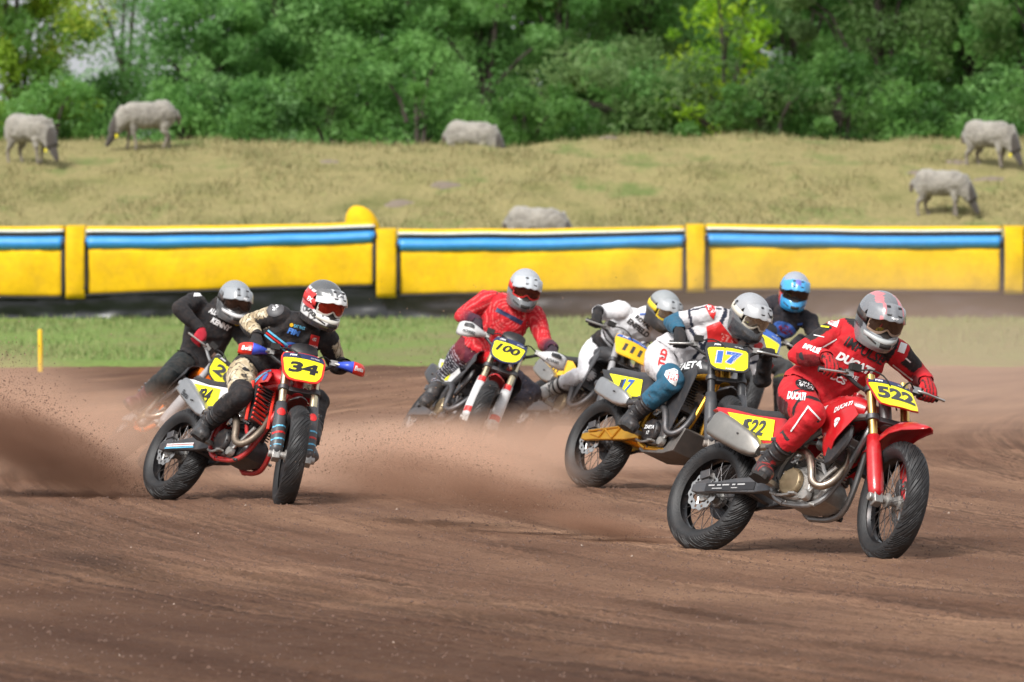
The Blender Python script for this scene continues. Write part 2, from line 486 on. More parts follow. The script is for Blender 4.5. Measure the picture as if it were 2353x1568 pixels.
GB = [mat('grass_blade', (.13, .205, .05), .8, dirt=0), mat('grass_blade_pale', (.21, .24, .085), .8, dirt=0), mat('grass_blade_dry', (.22, .195, .085), .85, dirt=0)]
blades('grass', 70000, 11, lambda x, r: 69.5 + 23.3 * r, lambda x, y: ground_z(y) + .02, .04, .13, .03, GB[:2], 'short green grass on the strip by the barrier',
       prob=lambda x, y: np.clip((fbm(x * .6, y * .3, 3) - .25) * 2.6 + (y - 80) * .03, .05, 1))

# ---- dry grass embankment behind the barrier
def bank_z(X, Y):
    crest = 3.36 + .30 * (fbm(X * .33 + 5, X * 0 + 2, 3) - .45) + .14 * np.exp(-((X - 3.6) / 3.2) ** 2) - .08 * np.exp(-((X + 1.6) / 1.6) ** 2)
    prof = np.interp(Y, [92.8, 94, 95.5, 98, 102, 104, 105.6, 107, 110, 400], [.2, .85, 1.33, 1.98, 2.88, 3.16, 3.36, 3.32, 2.9, 2.7])
    z = prof + (crest - 3.36) * np.clip((Y - 100) / 5, 0, 1)
    return z + .16 * (fbm(X * .9, Y * .7, 4) - .46) + .07 * (fbm(X * 1.8, Y * 1.5, 3) - .45)
DRY = grass_material('dry_grass', [(.30, (.115, .12, .04)), (.43, (.20, .18, .075)), (.54, (.24, .205, .092)), (.66, (.125, .155, .048))], .75, stretch=(.9, .55, 1))
xs = np.concatenate([np.linspace(-120, -16, 30)[:-1], np.linspace(-16, 16, 300), np.linspace(16, 120, 30)[1:]])
ys = np.concatenate([np.linspace(92.8, 108, 130), np.linspace(108, 400, 40)[1:]])
X, Y = np.meshgrid(xs, ys)
tag(grid_mesh('embankment', X, Y, bank_z(X, Y), DRY), 'dry yellow-green grass bank behind the barrier', kind='structure')
blades('dry_grass', 100000, 11.5, lambda x, r: 93.2 + 14 * r, bank_z, .03, .15, .022, [GB[2], mat('grass_blade_olive', (.15, .155, .055), .85, dirt=0), mat('grass_blade_straw', (.27, .235, .11), .85, dirt=0)],
       'dry grass tufts all over the bank', prob=lambda x, y: np.clip(fbm(x * .9, y * .7, 4) * 4 - 1.5, .06, 1), lean=.6)
# bare earth patches and molehills on the bank
MOLE = mat('bare_earth', (.17, .135, .105), .95, dirt=.4, bump=.6, bscale=9, height=False, dirtcol=(.2, .17, .09))
for (px, py, y, rx) in [(1020, 400, 100.6, .32), (920, 425, 99.2, .3), (1400, 322, 105.4, .2), (2195, 367, 102.4, .28), (2280, 390, 101.0, .34), (2108, 392, 101.6, .26), (1525, 485, 97.2, .22), (755, 358, 103.0, .22)]:
    c = P(px, py, y); z0 = float(bank_z(np.array([c.x]), np.array([y]))[0])
    mb = MB(); rings = []
    for k in range(5):
        q = k / 4; rr = rx * math.cos(q * 1.45)
        rings.append([Vector((c.x + rr * math.cos(a) * (1 + .2 * math.sin(3 * a + px)), y + rr * .8 * math.sin(a) * (1 + .2 * math.cos(2 * a + py)), z0 - .06 + .10 * math.sin(q * 1.57) + .24 * rr * .8 * math.sin(a))) for a in [j * math.pi / 8 for j in range(16)]])
    mb.rings(rings)
    tag(mb.build('earth_mound', MOLE), None, None, kind='structure')

# ------------------------------------------------------------------ barrier of air fence panels
YEL = mat('yellow_pvc', (.72, .435, .004), .8, dirt=.7, bump=.7, bscale=3, dirtcol=(.50, .28, .03), height=False, spec=.25)
[n for n in YEL.node_tree.nodes if n.type == 'TEX_NOISE'][1].inputs['Scale'].default_value = 2.4
BLU = mat('blue_pvc', (.035, .26, .62), .4, dirt=.12, bump=.1, bscale=6, dirtcol=(.2, .3, .4), height=False)
BLK = mat('black_webbing', (.012, .012, .014), .7, dirt=.1, height=False)
SKT = mat('black_sheeting', (.012, .013, .015), .34, dirt=.12, bump=.5, bscale=2.2, dirtcol=(.08, .075, .07), height=False)
WHT = mat('white_piping', (.75, .74, .7), .5, dirt=.15, height=False)
FY = 92.0
def fence_panel(name, xl, xr, tl, tr, bl, br, flap, label):
    root = empty(name, (P((xl + xr) / 2, 700, FY).x, FY, .31))
    tag(root, label, 'air fence', 'air fence panels of the trackside barrier')
    inv = Matrix.Translation(root.location).inverted()
    n = 46
    def sheet(nm, prof, m, x0=xl, x1=xr, amp=.02, thick=.03, cols=n):
        """prof: rows of (height between bottom 0 and top 1, push towards the camera)"""
        X_ = []; rows = []
        for (h, d) in prof:
            row = []
            for i in range(cols + 1):
                t = i / cols; px = x0 + (x1 - x0) * t; tt = (px - xl) / (xr - xl)
                zt = P(px, tl + (tr - tl) * tt, FY).z; zb = P(px, bl + (br - bl) * tt, FY).z
                z = zb + (zt - zb) * h; x = P(px, 700, FY).x
                w = noise.noise(Vector((x * 1.7, z * 1.1, FY * .1))) * amp + noise.noise(Vector((x * 6 + z * 3, z * 1.5, 3))) * amp * .5
                sag = -.022 * math.sin(t * math.pi) * (1 if h > .5 else -.6) + .012 * noise.noise(Vector((x * 1.1, xl * .01, h * 2)))
                row.append(inv @ Vector((x, FY - d + w, z + sag)))
            rows.append(row)
        mb = MB(); mb.rings(rows, False, 0, closed=False)
        o = mb.build(nm, m, root, smooth=50)
        s = o.modifiers.new('solid', 'SOLIDIFY'); s.thickness = thick; s.offset = -1
        return o
    yel = [(k / 12 * .67, .30 + .035 * math.sin(math.pi * k / 12) ** .5) for k in range(13)]
    sheet('cover', yel, YEL, amp=.06)
    sheet('blue_stripe', [(.67 + .195 * k / 6, .31 + .075 * math.sin(math.pi * k / 6)) for k in range(7)], BLU)
    sheet('black_band', [(.866, .315), (.89, .32), (.918, .30)], BLK)
    sheet('white_piping', [(.92, .325), (.94, .33), (.958, .31)], WHT, thick=.02)
    sheet('top_cover', [(.96, .30), (1.0, .22), (1.01, 0), (1.0, -.25), (.9, -.4), (.3, -.45)], YEL)
    for (a, b) in ((xl - 5, xl + 4), (xr - 5, xr + 5)):
        sheet('side_border', [(0, .345), (.1, .375), (.35, .395), (.6, .375), (.69, .345), (.77, .40), (.85, .345)], BLK, a, b, cols=2, amp=0)
    sheet('bottom_border', [(-.035, .33), (.0, .345), (.015, .34)], BLK, cols=n, amp=.01)
    # folded black skirt down to the grass
    rows = []
    for k in range(9):
        row = []
        for i in range(91):
            t = i / 90; px = xl - 28 + (xr - xl + 56) * t; tt = min(1, max(0, (px - xl) / (xr - xl)))
            zb = P(px, bl + (br - bl) * tt, FY).z - .0; x = P(px, 700, FY).x
            z = zb + (.27 - zb) * k / 8
            w = .10 * noise.noise(Vector((x * .9, k * .35, 7.3))) + .05 * noise.noise(Vector((x * 3.5, k * .6, 1.7)))
            row.append(inv @ Vector((x, FY - .24 + w * (k / 8) ** .6, z)))
        rows.append(row)
    mb = MB(); mb.rings(rows, False, 0, closed=False)
    mb.build('skirt', SKT, root, smooth=60)
    if flap:
        a, b, t0, b0 = flap
        def z_at(py): return P(0, py, FY).z
        rows = []
        for k in range(13):
            row = []
            for i in range(9):
                px = a + (b - a) * i / 8; x = P(px, 700, FY).x; z = z_at(t0 + (b0 - t0) * k / 12)
                row.append(inv @ Vector((x, FY - .30 - .11 * math.sin(math.pi * min(1, k / 12 * .9 + .05)) ** .7 - .035 * noise.noise(Vector((x * 5, z * 2.4, 5))) - .03 * math.sin(math.pi * i / 8), z)))
            rows.append(row)
        rows.insert(0, [p + Vector((0, .5, .03)) for p in rows[0]])
        mb = MB(); mb.rings(rows, False, 0, closed=False)
        o = mb.build('joint_flap', YEL, root, smooth=60)
        s = o.modifiers.new('solid', 'SOLIDIFY'); s.thickness = .02
    return root
fence_panel('air_fence_panel', -1260, -568, 521, 522, 682, 684, None, 'yellow padded fence panel beyond the left edge of the picture')
fence_panel('air_fence_panel', 3050, 3700, 522, 520, 674, 676, (3004, 3046, 522, 676), 'yellow padded fence panel beyond the right edge of the picture')
fence_panel('air_fence_panel', -520, 150, 521, 520, 683, 683, None, 'yellow padded fence panel with brown stains at the left edge of the picture')
fence_panel('air_fence_panel', 202, 862, 522, 511, 678, 656, (155, 199, 521, 686), 'long yellow padded panel with raised right end, behind the two riders on the left')
fence_panel('air_fence_panel', 916, 1572, 528, 520, 679, 668, (866, 912, 528, 684), 'yellow padded panel behind the rider in the red jersey and number 100')
fence_panel('air_fence_panel', 1622, 2298, 516, 521, 668, 673, (1576, 1618, 518, 672), 'yellow padded panel behind the blue helmet and the red rider number 522')
fence_panel('air_fence_panel', 2352, 3000, 520, 522, 673, 675, (2304, 2348, 522, 676), 'narrow visible end of a yellow padded panel at the right edge')
# rounded yellow bag behind the raised panel end
mb = MB(); c = P(826, 505, FY + .9)
rings = []
for k in range(9):
    q = -.6 + 2.17 * k / 8
    rr = .30 * max(.03, math.cos(max(0, q)) ** .9)
    rings.append([Vector((c.x + rr * math.cos(a) * .95 + .15 * (1 - k / 8) - .05, c.y + rr * math.sin(a) * .7, c.z - .17 + .40 * math.sin(q))) for a in [j * math.pi / 10 for j in range(20)]])
mb.rings(rings)
bag = mb.build('inflated_bag', YEL, None, smooth=70)
tag(bag, 'rounded yellow inflated bag sticking up behind the raised fence end', 'inflatable')
# yellow marker pole on the edge of the track
a = P(93, 858, 66.5); b = P(92, 757, 66.5)
mb = MB(); mb.tube([(a.x, a.y, float(ground_z(66.5)) - .05), (a.x, a.y, .4), (b.x, b.y, b.z - .02), (b.x, b.y, b.z)], [.03, .029, .027, .02], 12)
root = mb.build('marker_pole', mat('yellow_pole', (.8, .5, .01), .5, dirt=.1, height=False))
tag(root, 'short yellow marker pole at the edge of the track on the left', 'pole')

# ------------------------------------------------------------------ trees behind the bank
def leaf_mat():
    m = bpy.data.materials.new('leaves'); m.use_nodes = True
    nt = m.node_tree; L = nt.links.new; bs = nt.nodes['Principled BSDF']
    at = N(nt, 'ShaderNodeAttribute'); at.attribute_name = 'col'
    L(at.outputs['Color'], bs.inputs['Base Color']); bs.inputs['Roughness'].default_value = .55; bs.inputs['Specular IOR Level'].default_value = .35
    tr = N(nt, 'ShaderNodeBsdfTranslucent'); L(at.outputs['Color'], tr.inputs['Color'])
    ms = N(nt, 'ShaderNodeMixShader'); ms.inputs[0].default_value = .58
    L(bs.outputs[0], ms.inputs[1]); L(tr.outputs[0], ms.inputs[2]); L(ms.outputs[0], nt.nodes['Material Output'].inputs[0])
    return m
LEAF = leaf_mat()
BARK = mat('bark', (.045, .037, .03), .95, dirt=.2, bump=.6, bscale=30, height=False)
def tree(px, y, ztop, zlow, rx, cols, label, nleaf=9000, lsize=.17, clumps=70, shape=1.0, kind='tree', seed=1, gap=0):
    r = np.random.default_rng(seed)
    x0 = P(px, 300, y).x; zb = float(bank_z(np.array([x0]), np.array([y]))[0])
    root = empty(kind, (x0, y, zb)); tag(root, label, 'bush' if kind in ('bush', 'shrub') else 'tree', 'trees and bushes behind the bank')
    H_ = ztop - zb; L0 = zlow - zb
    # clump centres fill an uneven crown
    u = r.normal(size=(clumps, 3)); u /= np.linalg.norm(u, axis=1)[:, None]
    rr = r.random(clumps) ** .45
    cz = (H_ + L0) / 2; hz = (H_ - L0) / 2
    tz = r.random(clumps); cen = u * rr[:, None] * np.array([rx * 1.12, rx * .9, 0]) * np.sqrt(1 - np.abs(2 * tz - 1) ** 5)[:, None]; cen[:, 2] = L0 + (H_ - L0) * tz
    cen[:, 0] *= (1 + .25 * np.sin(cen[:, 2] * 1.3 + seed)) ; cen[:, :2] += r.normal(size=(clumps, 2)) * .2
    nleaf = int(nleaf * (2.7 if kind != 'shrub' else 1.8)); lsize *= .66
    cr = (.26 + .55 * r.random(clumps)) * min(1.4, rx / 2.2 + .25)
    k = r.integers(0, clumps, nleaf)
    d = r.normal(size=(nleaf, 3)); d /= np.linalg.norm(d, axis=1)[:, None]
    pos = cen[k] + d * (cr[k] * r.random(nleaf) ** .4)[:, None] * np.array([1, 1, .75])
    a = r.normal(size=(nleaf, 3)); a /= np.linalg.norm(a, axis=1)[:, None]
    b = np.cross(a, r.normal(size=(nleaf, 3))); b /= np.linalg.norm(b, axis=1)[:, None]
    s = lsize * (.6 + .8 * r.random(nleaf))[:, None]
    v = np.empty((nleaf, 3, 3)); v[:, 0] = pos - a * s * .6 - b * s * .16; v[:, 1] = pos + b * s * .34; v[:, 2] = pos + a * s * .7 - b * s * .1
    me = np_mesh('crown', v.reshape(-1, 3), np.arange(3 * nleaf).reshape(-1, 3))
    base = np.array(cols)[r.integers(0, len(cols), clumps)][k] * (1.18 + .35 * r.random(nleaf))[:, None]
    set_col(me, np.repeat(base, 3, 0))
    link('crown', me, root, LEAF)
    # trunk and limbs that reach into the clumps
    mb = MB(); th = H_ * .72
    if kind == 'tree':
        mb.tube([(0, 0, -.3), (.05, .02, th * .25), (-.06, .05, th * .6), (.02, 0, th)], [.03 + rx * .03, .03 + rx * .025, .05, .02], 9, sm=1)
    for i in r.choice(clumps, min(clumps, 14), replace=False):
        c = Vector(cen[i]); z0 = max(.1, c.z * .55 - .1)
        mid = Vector((c.x * .45, c.y * .45, z0 + (c.z - z0) * .6))
        mb.tube([(c.x * .25 if kind != 'tree' else 0, 0, z0 if i % 2 else min(z0, .3)), mid, c], [.055, .04, .014], 6, sm=1)
    mb.build('trunk', BARK, root)
    return root
YG = [(.20, .31, .03), (.15, .27, .04), (.25, .32, .035), (.09, .19, .04), (.13, .26, .06)]
SIL = [(.13, .27, .085), (.18, .33, .13), (.10, .22, .06), (.21, .36, .16), (.08, .19, .05)]
MID = [(.11, .24, .055), (.14, .29, .075), (.08, .19, .045), (.16, .31, .095)]
DRK = [(.06, .15, .032), (.08, .18, .04), (.10, .21, .05), (.045, .115, .025)]
OLV = [(.105, .18, .055), (.14, .22, .075), (.075, .14, .04), (.16, .245, .095)]
LIM = [(.21, .36, .015), (.27, .40, .018), (.14, .28, .015)]
# near row
tree(40, 112, 7.8, 2.6, 1.3, YG, 'yellow-green tree at the left edge, behind the leftmost sheep', 12500, .15, 120, seed=11)
tree(285, 121, 8.4, 2.6, 1.75, SIL, 'pale green willow with white sky gaps, behind the large sheep on the left', 7600, .13, 120, seed=12)
tree(470, 115, 6.6, 2.6, 1.55, MID + SIL, 'fresh green leafy tree just right of the large sheep', 9000, .17, 70, seed=13)
tree(650, 118, 9.0, 2.6, 1.9, SIL + MID, 'tall silvery green willow rising above the first rider pair', 11000, .17, 80, seed=14)
tree(890, 114, 8.4, 2.7, 1.75, MID, 'mid green broad tree behind the left half of the bank', 11000, .17, 80, seed=15)
tree(1110, 120, 9.2, 2.6, 1.6, MID + DRK, 'darker green tree standing behind the resting grey sheep', 9500, .17, 70, seed=16)
tree(1290, 124, 10, 2.6, 1.7, DRK + [(.09, .15, .02)], 'dark tree between two brighter willows', 9500, .17, 70, seed=17)
tree(1520, 113, 5.2, 2.6, 1.75, OLV + MID, 'low rounded grey-green bush in the middle of the bank top', 9500, .16, 70, kind='bush', seed=18)
tree(1480, 126, 10, 4.5, 1.9, DRK + OLV, 'tall dark olive tree above the rounded bush', 9000, .18, 60, seed=19)
tree(1668, 112, 6.6, 3.3, .78, LIM, 'slender bright lime-green young tree among the dark trees', 800, .17, 50, seed=23)
tree(1830, 121, 9.5, 2.6, 1.7, DRK + OLV, 'dark green tree right of the lime-green tree', 9500, .17, 70, seed=21)
tree(2020, 117, 9.0, 2.6, 1.75, OLV + DRK, 'olive green willow with drooping limbs on the right', 10500, .17, 75, seed=22)
tree(2215, 120, 9.4, 2.6, 1.8, DRK + MID, 'deep green tree behind the sheep standing at the right', 10500, .17, 75, seed=23)
tree(2370, 114, 8.2, 2.6, 1.3, MID + OLV, 'green tree cut by the right edge of the picture', 8000, .17, 60, seed=24)
for i, (px, y, c, lab) in enumerate([(120, 110.5, MID + YG, 'low green shrub along the bank top between the two left sheep'), (255, 113, DRK + MID, 'low shrub behind the head of the large sheep'), (430, 111, MID, 'low leafy shrub right behind the large sheep'), (590, 110.5, SIL + MID, 'low silvery shrub at the foot of the tall willow'),
        (760, 111, DRK + MID, 'low dark shrub on the bank top left of centre'), (960, 110.5, MID, 'low shrub just left of the sheep behind the crest'), (1215, 111, DRK, 'dark shrub right of the sheep behind the crest'), (1760, 110.5, DRK + OLV, 'low shrub at the foot of the lime-green tree'), (1930, 111, DRK, 'dark shrub on the bank top right of centre'), (2120, 110.5, DRK + MID, 'low shrub left of the highest sheep'), (2310, 111, MID + DRK, 'low shrub behind the head of the highest sheep')]):
    tree(px, y, 4.5 + .25 * (i % 3), 2.5, 1.15, c, lab, 3300, .16, 34, kind='shrub', seed=70 + i)
for i, (px, y, c) in enumerate([(-260, 115, SIL + MID), (-620, 118, MID), (2640, 117, MID + OLV), (2980, 116, DRK + MID)]):
    tree(px, y, 8.6, 2.6, 1.9, c, ['silvery green tree just outside the left edge', 'green tree well outside the left edge', 'green tree just outside the right edge', 'dark green tree well outside the right edge'][i], 5000, .2, 70, seed=90 + i)
# row further back
for i, (px, y, c, lab) in enumerate([(30, 146, MID, 'green tree far back behind the yellow-green tree'), (560, 148, SIL + MID, 'green tree far back between the two left willows'), (780, 145, MID, 'green tree far back behind the silvery willow'),
        (1000, 150, MID, 'green tree far back behind the mid green broad tree'), (1210, 146, DRK, 'dark far tree seen between the resting sheep tree and its neighbour'), (1420, 150, DRK + MID, 'dark far tree behind the rounded bush'),
        (1640, 147, DRK + MID, 'dark far tree behind the lime-green tree'), (1860, 149, DRK + MID, 'dark far tree behind the right-hand dark trees'), (2080, 146, DRK, 'dark far tree behind the olive willow'), (2300, 148, DRK, 'dark far tree at the far right back')]):
    tree(px, y, 11.5 if px > 600 else 4.6, 2.2, 3.1, c, lab, 8500, .36, 110, seed=40 + i)
# ================================================================== motorcycles
RR, TR, RF, TF = .335, .07, .345, .062
RA = Vector((0, 0, RR)); FA = Vector((1.46, 0, RF))
SAX = Vector((-math.sin(rad(25)), 0, math.cos(rad(25))))       # steering axis
FWDS = Vector((SAX.z, 0, -SAX.x))                                # across the fork, to the front
SPT = FA - Vector((.035 * math.cos(rad(25)), 0, .035 * math.sin(rad(25))))
def steer_m(dl):
    return Matrix.Translation(SPT) @ Matrix.Rotation(dl, 4, SAX) @ Matrix.Translation(-SPT)
def pose_m(x, y, psi, lean, steer, zg=0.0):
    pitch = 0.
    S = steer_m(steer); fa = S @ FA; nf0 = S.to_3x3() @ Vector((0, 1, 0))
    for _ in range(12):
        R = Matrix.Rotation(psi, 3, 'Z') @ Matrix.Rotation(-lean, 3, 'X') @ Matrix.Rotation(pitch, 3, 'Y')
        low = lambda c, n, r, t: (R @ c).z - t - (r - t) * math.sqrt(max(0, 1 - n.z ** 2))
        lr = low(RA, R @ Vector((0, 1, 0)), RR, TR); lf = low(fa, R @ nf0, RF, TF)
        pitch += (lf - lr) / 1.46 / math.cos(lean)
    t = Vector((x, y, zg - lr)); q = R @ RA
    t.x -= q.x; t.y -= q.y
    return Matrix.Translation(t) @ R.to_4x4()
def fk(t, y=0., f=0.):
    """point on the (unsteered) fork: t along the leg up from the axle, y sideways, f forward"""
    return FA + SAX * t + Vector((0, y, 0)) + FWDS * f

def text_pts(s, shear=0., bold=0., sp=1.0):
    cu = bpy.data.curves.new('t', 'FONT'); cu.body = s; cu.size = 1; cu.shear = shear; cu.offset = bold; cu.space_character = sp
    cu.align_x = 'CENTER'; cu.resolution_u = 3; cu.fill_mode = 'FRONT'
    o = bpy.data.objects.new('t', cu); COL.objects.link(o)
    me = o.to_mesh()
    vs = [Vector((v.co.x, v.co.y)) for v in me.vertices]; fs = [tuple(p.vertices) for p in me.polygons]
    o.to_mesh_clear(); bpy.data.objects.remove(o); bpy.data.curves.remove(cu)
    if not vs: return [], [], 1, 1
    x0, x1 = min(v.x for v in vs), max(v.x for v in vs); y0, y1 = min(v.y for v in vs), max(v.y for v in vs)
    c = Vector(((x0 + x1) / 2, (y0 + y1) / 2))
    return [v - c for v in vs], fs, x1 - x0, y1 - y0

def subdiv2d(vs, fs, maxlen):
    bm = bmesh.new(); bv = [bm.verts.new((v.x, v.y, 0)) for v in vs]
    for f in fs:
        try: bm.faces.new([bv[i] for i in f])
        except ValueError: pass
    bmesh.ops.triangulate(bm, faces=bm.faces)
    for _ in range(4):
        e = [e for e in bm.edges if e.calc_length() > maxlen]
        if not e: break
        bmesh.ops.subdivide_edges(bm, edges=e, cuts=1)
        bmesh.ops.triangulate(bm, faces=bm.faces)
    bm.verts.index_update()
    out = [Vector((v.co.x, v.co.y)) for v in bm.verts], [tuple(v.index for v in f.verts) for f in bm.faces]
    bm.free(); return out

def decal(name, shape, org, right, up, m, parent, width=None, height=None, off=.003, bvh=None, local=None):
    """flat print: a text or a list of polygons, laid in a plane or pressed onto a surface (bvh in the parent's space)"""
    if isinstance(shape, tuple) and isinstance(shape[0], str):
        vs, fs, w, h = text_pts(*shape)
        if not vs: return None
    else:
        vs, fs = [], []
        for poly in shape:
            n = len(vs); vs += [Vector(p) for p in poly]; fs.append(tuple(range(n, n + len(poly))))
        w = max(v.x for v in vs) - min(v.x for v in vs); h = max(v.y for v in vs) - min(v.y for v in vs)
    kx = width / w if width else height / h; ky = height / h if height else width / w
    vs = [Vector((v.x * kx, v.y * ky)) for v in vs]
    org = Vector(org); right = Vector(right).normalized(); up = Vector(up).normalized(); nrm = right.cross(up)
    if bvh is not None:
        vs, fs = subdiv2d(vs, fs, .02)
        out = []
        for v in vs:
            p = org + right * v.x + up * v.y
            hit = bvh.ray_cast(p + nrm * .25, -nrm, .5)
            if hit[0] is None: hit = bvh.find_nearest(p)
            q = hit[0] + (hit[1] if hit[1].dot(nrm) > 0 else -hit[1]) * off
            out.append(q)
    else:
        out = [org + right * v.x + up * v.y + nrm * off for v in vs]
    me = bpy.data.meshes.new(name); me.from_pydata(out, [], fs); me.validate()
    return link(name, me, parent, m)

def bvh_of(o):
    me = o.data
    return BVHTree.FromPolygons([v.co.copy() for v in me.vertices], [tuple(p.vertices) for p in me.polygons])

def rot_y90(poly): return poly

# ---- shared wheel meshes
def tyre_mesh(R, T, name, seed, wide):
    nu, nv = 288, 22
    v = []; 
    for i in range(nu):
        for j in range(nv):
            a = -2.35 + 4.7 * j / (nv - 1)              # round the section, 0 = crown
            u = i / nu + .052 * max(-1.3, min(1.3, a))   # rows run diagonally, like the tread
            g = 0
            ca = abs(a)
            if ca < 1.25:                                # cut diagonal grooves into the tread
                s_ = a * 1.25
                k1 = (u * 32 + s_ * 1.4) % 1; k2 = (u * 32 - s_ * 1.0) % 1; k3 = (u * 18 + .5) % 1
                m_ = (i // 4 + j) % 7
                if i % 6 == 0 and (j + (i // 6) * 3) % 7 > 0 or i % 6 == 3 and (j + (i // 6) * 2) % 7 in (1, 2, 3): g = .006
            r0 = T - g
            wv = wide * math.sin(a) * (1 if ca < 1.6 else 1 - .22 * (ca - 1.6))
            rad_ = R - T + r0 * (math.cos(a) if ca < 1.57 else math.cos(a) * .95)
            v.append((rad_ * math.cos(2 * math.pi * u), wv * r0 / T, rad_ * math.sin(2 * math.pi * u)))
    f = []
    for i in range(nu):
        for j in range(nv - 1):
            i2 = (i + 1) % nu
            f.append((i * nv + j, i * nv + j + 1, i2 * nv + j + 1, i2 * nv + j))
    me = bpy.data.meshes.new(name); me.from_pydata(v, [], f)
    bm = bmesh.new(); bm.from_mesh(me); bmesh.ops.recalc_face_normals(bm, faces=bm.faces); bm.to_mesh(me); bm.free()
    me.polygons.foreach_set('use_smooth', [True] * len(f)); me.set_sharp_from_angle(angle=rad(40))
    return me
RUB = mat('tyre_rubber', (.012, .012, .013), .55, dirt=.14, bump=.25, bscale=120, height=False, dirtcol=(.13, .09, .07))
TYRE_R = tyre_mesh(RR, TR, 'tyre_rear', 1, .078); TYRE_R.materials.append(RUB)
TYRE_F = tyre_mesh(RF, TF, 'tyre_front', 2, .066); TYRE_F.materials.append(RUB)
RIMM = mat('black_rim', (.02, .02, .022), .3, .6, dirt=.25, height=False)
STEEL = mat('steel', (.55, .54, .52), .3, 1., dirt=.3, height=False)
ALU = mat('cast_aluminium', (.42, .41, .39), .45, .9, dirt=.45, bump=.2, bscale=90)
ALUD = mat('dark_alloy', (.10, .10, .105), .45, .8, dirt=.4)
BLKP = mat('black_plastic', (.014, .014, .016), .42, dirt=.3, bump=.1, bscale=200)
BLKR = mat('black_rubber', (.012, .012, .012), .8, dirt=.2)
SEAT = mat('seat_cover', (.018, .018, .02), .75, dirt=.25, bump=.3, bscale=150)
GOLD = mat('gold_anodised', (.78, .52, .17), .28, 1., dirt=.2)
TITAN = mat('titanium', (.46, .43, .39), .36, 1., dirt=.35)
HEAT = mat('heat_tinted_steel', (.36, .30, .24), .3, 1., dirt=.35)
BRONZE = mat('bronze_cover', (.30, .23, .14), .4, .8, dirt=.35)
PYEL = mat('plate_yellow', (.88, .80, .012), .4, dirt=.12, height=False)
PORG = mat('plate_amber', (.85, .50, .02), .4, dirt=.2, height=False)
INK = mat('black_ink', (.014, .014, .016), .5, dirt=.06, height=False)
INKG = mat('grey_ink', (.045, .047, .052), .5, dirt=.1, height=False)
PAPER = mat('white_print', (.8, .8, .8), .5, dirt=.08, height=False)
REDP = mat('red_print', (.62, .02, .02), .45, dirt=.08, height=False)
BLUP = mat('blue_print', (.04, .12, .42), .45, dirt=.08, height=False)
LBLU = mat('light_blue_print', (.13, .48, .72), .45, dirt=.08, height=False)
NAVY = mat('navy_print', (.02, .03, .09), .45, dirt=.08, height=False)

def disc_mesh(r, name):
    mb = MB(); n = 72
    for k in range(n):
        a0, a1 = 2 * math.pi * k / n, 2 * math.pi * (k + 1) / n
        ro = lambda a: r * (1 + .045 * math.sin(a * 12))
        ri = lambda a: r * (.66 + .03 * math.sin(a * 12 + 1))
        hole = (k % 6) in (2, 3)
        spans = [(ri, lambda a: r * .76), (lambda a: r * .90, ro)] if hole else [(ri, ro)]
        for (i_, o_) in spans:
            vs = [(q(a) * math.cos(a), s_, q(a) * math.sin(a)) for s_ in (-.002, .002) for (q, a) in ((i_, a0), (o_, a0), (o_, a1), (i_, a1))]
            mb.add(vs, [(0, 1, 2, 3), (7, 6, 5, 4), (1, 5, 6, 2), (0, 3, 7, 4), (0, 4, 5, 1), (3, 2, 6, 7)])
    for k in range(6):       # carrier arms
        a = 2 * math.pi * k / 6
        mb.tube([(.045 * math.cos(a), 0, .045 * math.sin(a)), (r * .7 * math.cos(a + .35), 0, r * .7 * math.sin(a + .35))], .007, 6)
    o = mb.build(name, STEEL, None, smooth=30); me = o.data; bpy.data.objects.remove(o); return me
DISC_R, DISC_F = disc_mesh(.115, 'disc_rear'), disc_mesh(.13, 'disc_front')
def spoke_mesh(r, hub, name):
    mb = MB()
    for k in range(32):
        a = 2 * math.pi * k / 32; s_ = 1 if k % 2 else -1; t = .42 * (1 if (k // 2) % 2 else -1)
        mb.tube([(hub * math.cos(a + t), s_ * .035, hub * math.sin(a + t)), (r * math.cos(a), s_ * .012, r * math.sin(a))], .0022, 5)
    o = mb.build(name, ALUD); me = o.data; bpy.data.objects.remove(o); return me
def rim_mesh(r, w, name):
    mb = MB()
    mb.lathe([(r + .012, -w), (r + .012, -w + .008), (r - .004, -w + .014), (r - .014, -w * .45), (r - .024, -.014), (r - .024, .014), (r - .014, w * .45), (r - .004, w - .014), (r + .012, w - .008), (r + .012, w), (r - .004, w + .001), (r - .018, w * .6), (r - .034, .012), (r - .034, -.012), (r - .018, -w * .6), (r - .004, -w - .001)], (0, 0, 0), (0, 1, 0), 72, closed=True)
    o = mb.build(name, None); me = o.data; bpy.data.objects.remove(o); return me
RIM_R, RIM_F = rim_mesh(.255, .062, 'rim_rear'), rim_mesh(.268, .046, 'rim_front')
SPK_R, SPK_F = spoke_mesh(.235, .045, 'spoke_rear'), spoke_mesh(.25, .035, 'spoke_front')
RIM_R.materials.append(RIMM); RIM_F.materials.append(RIMM)

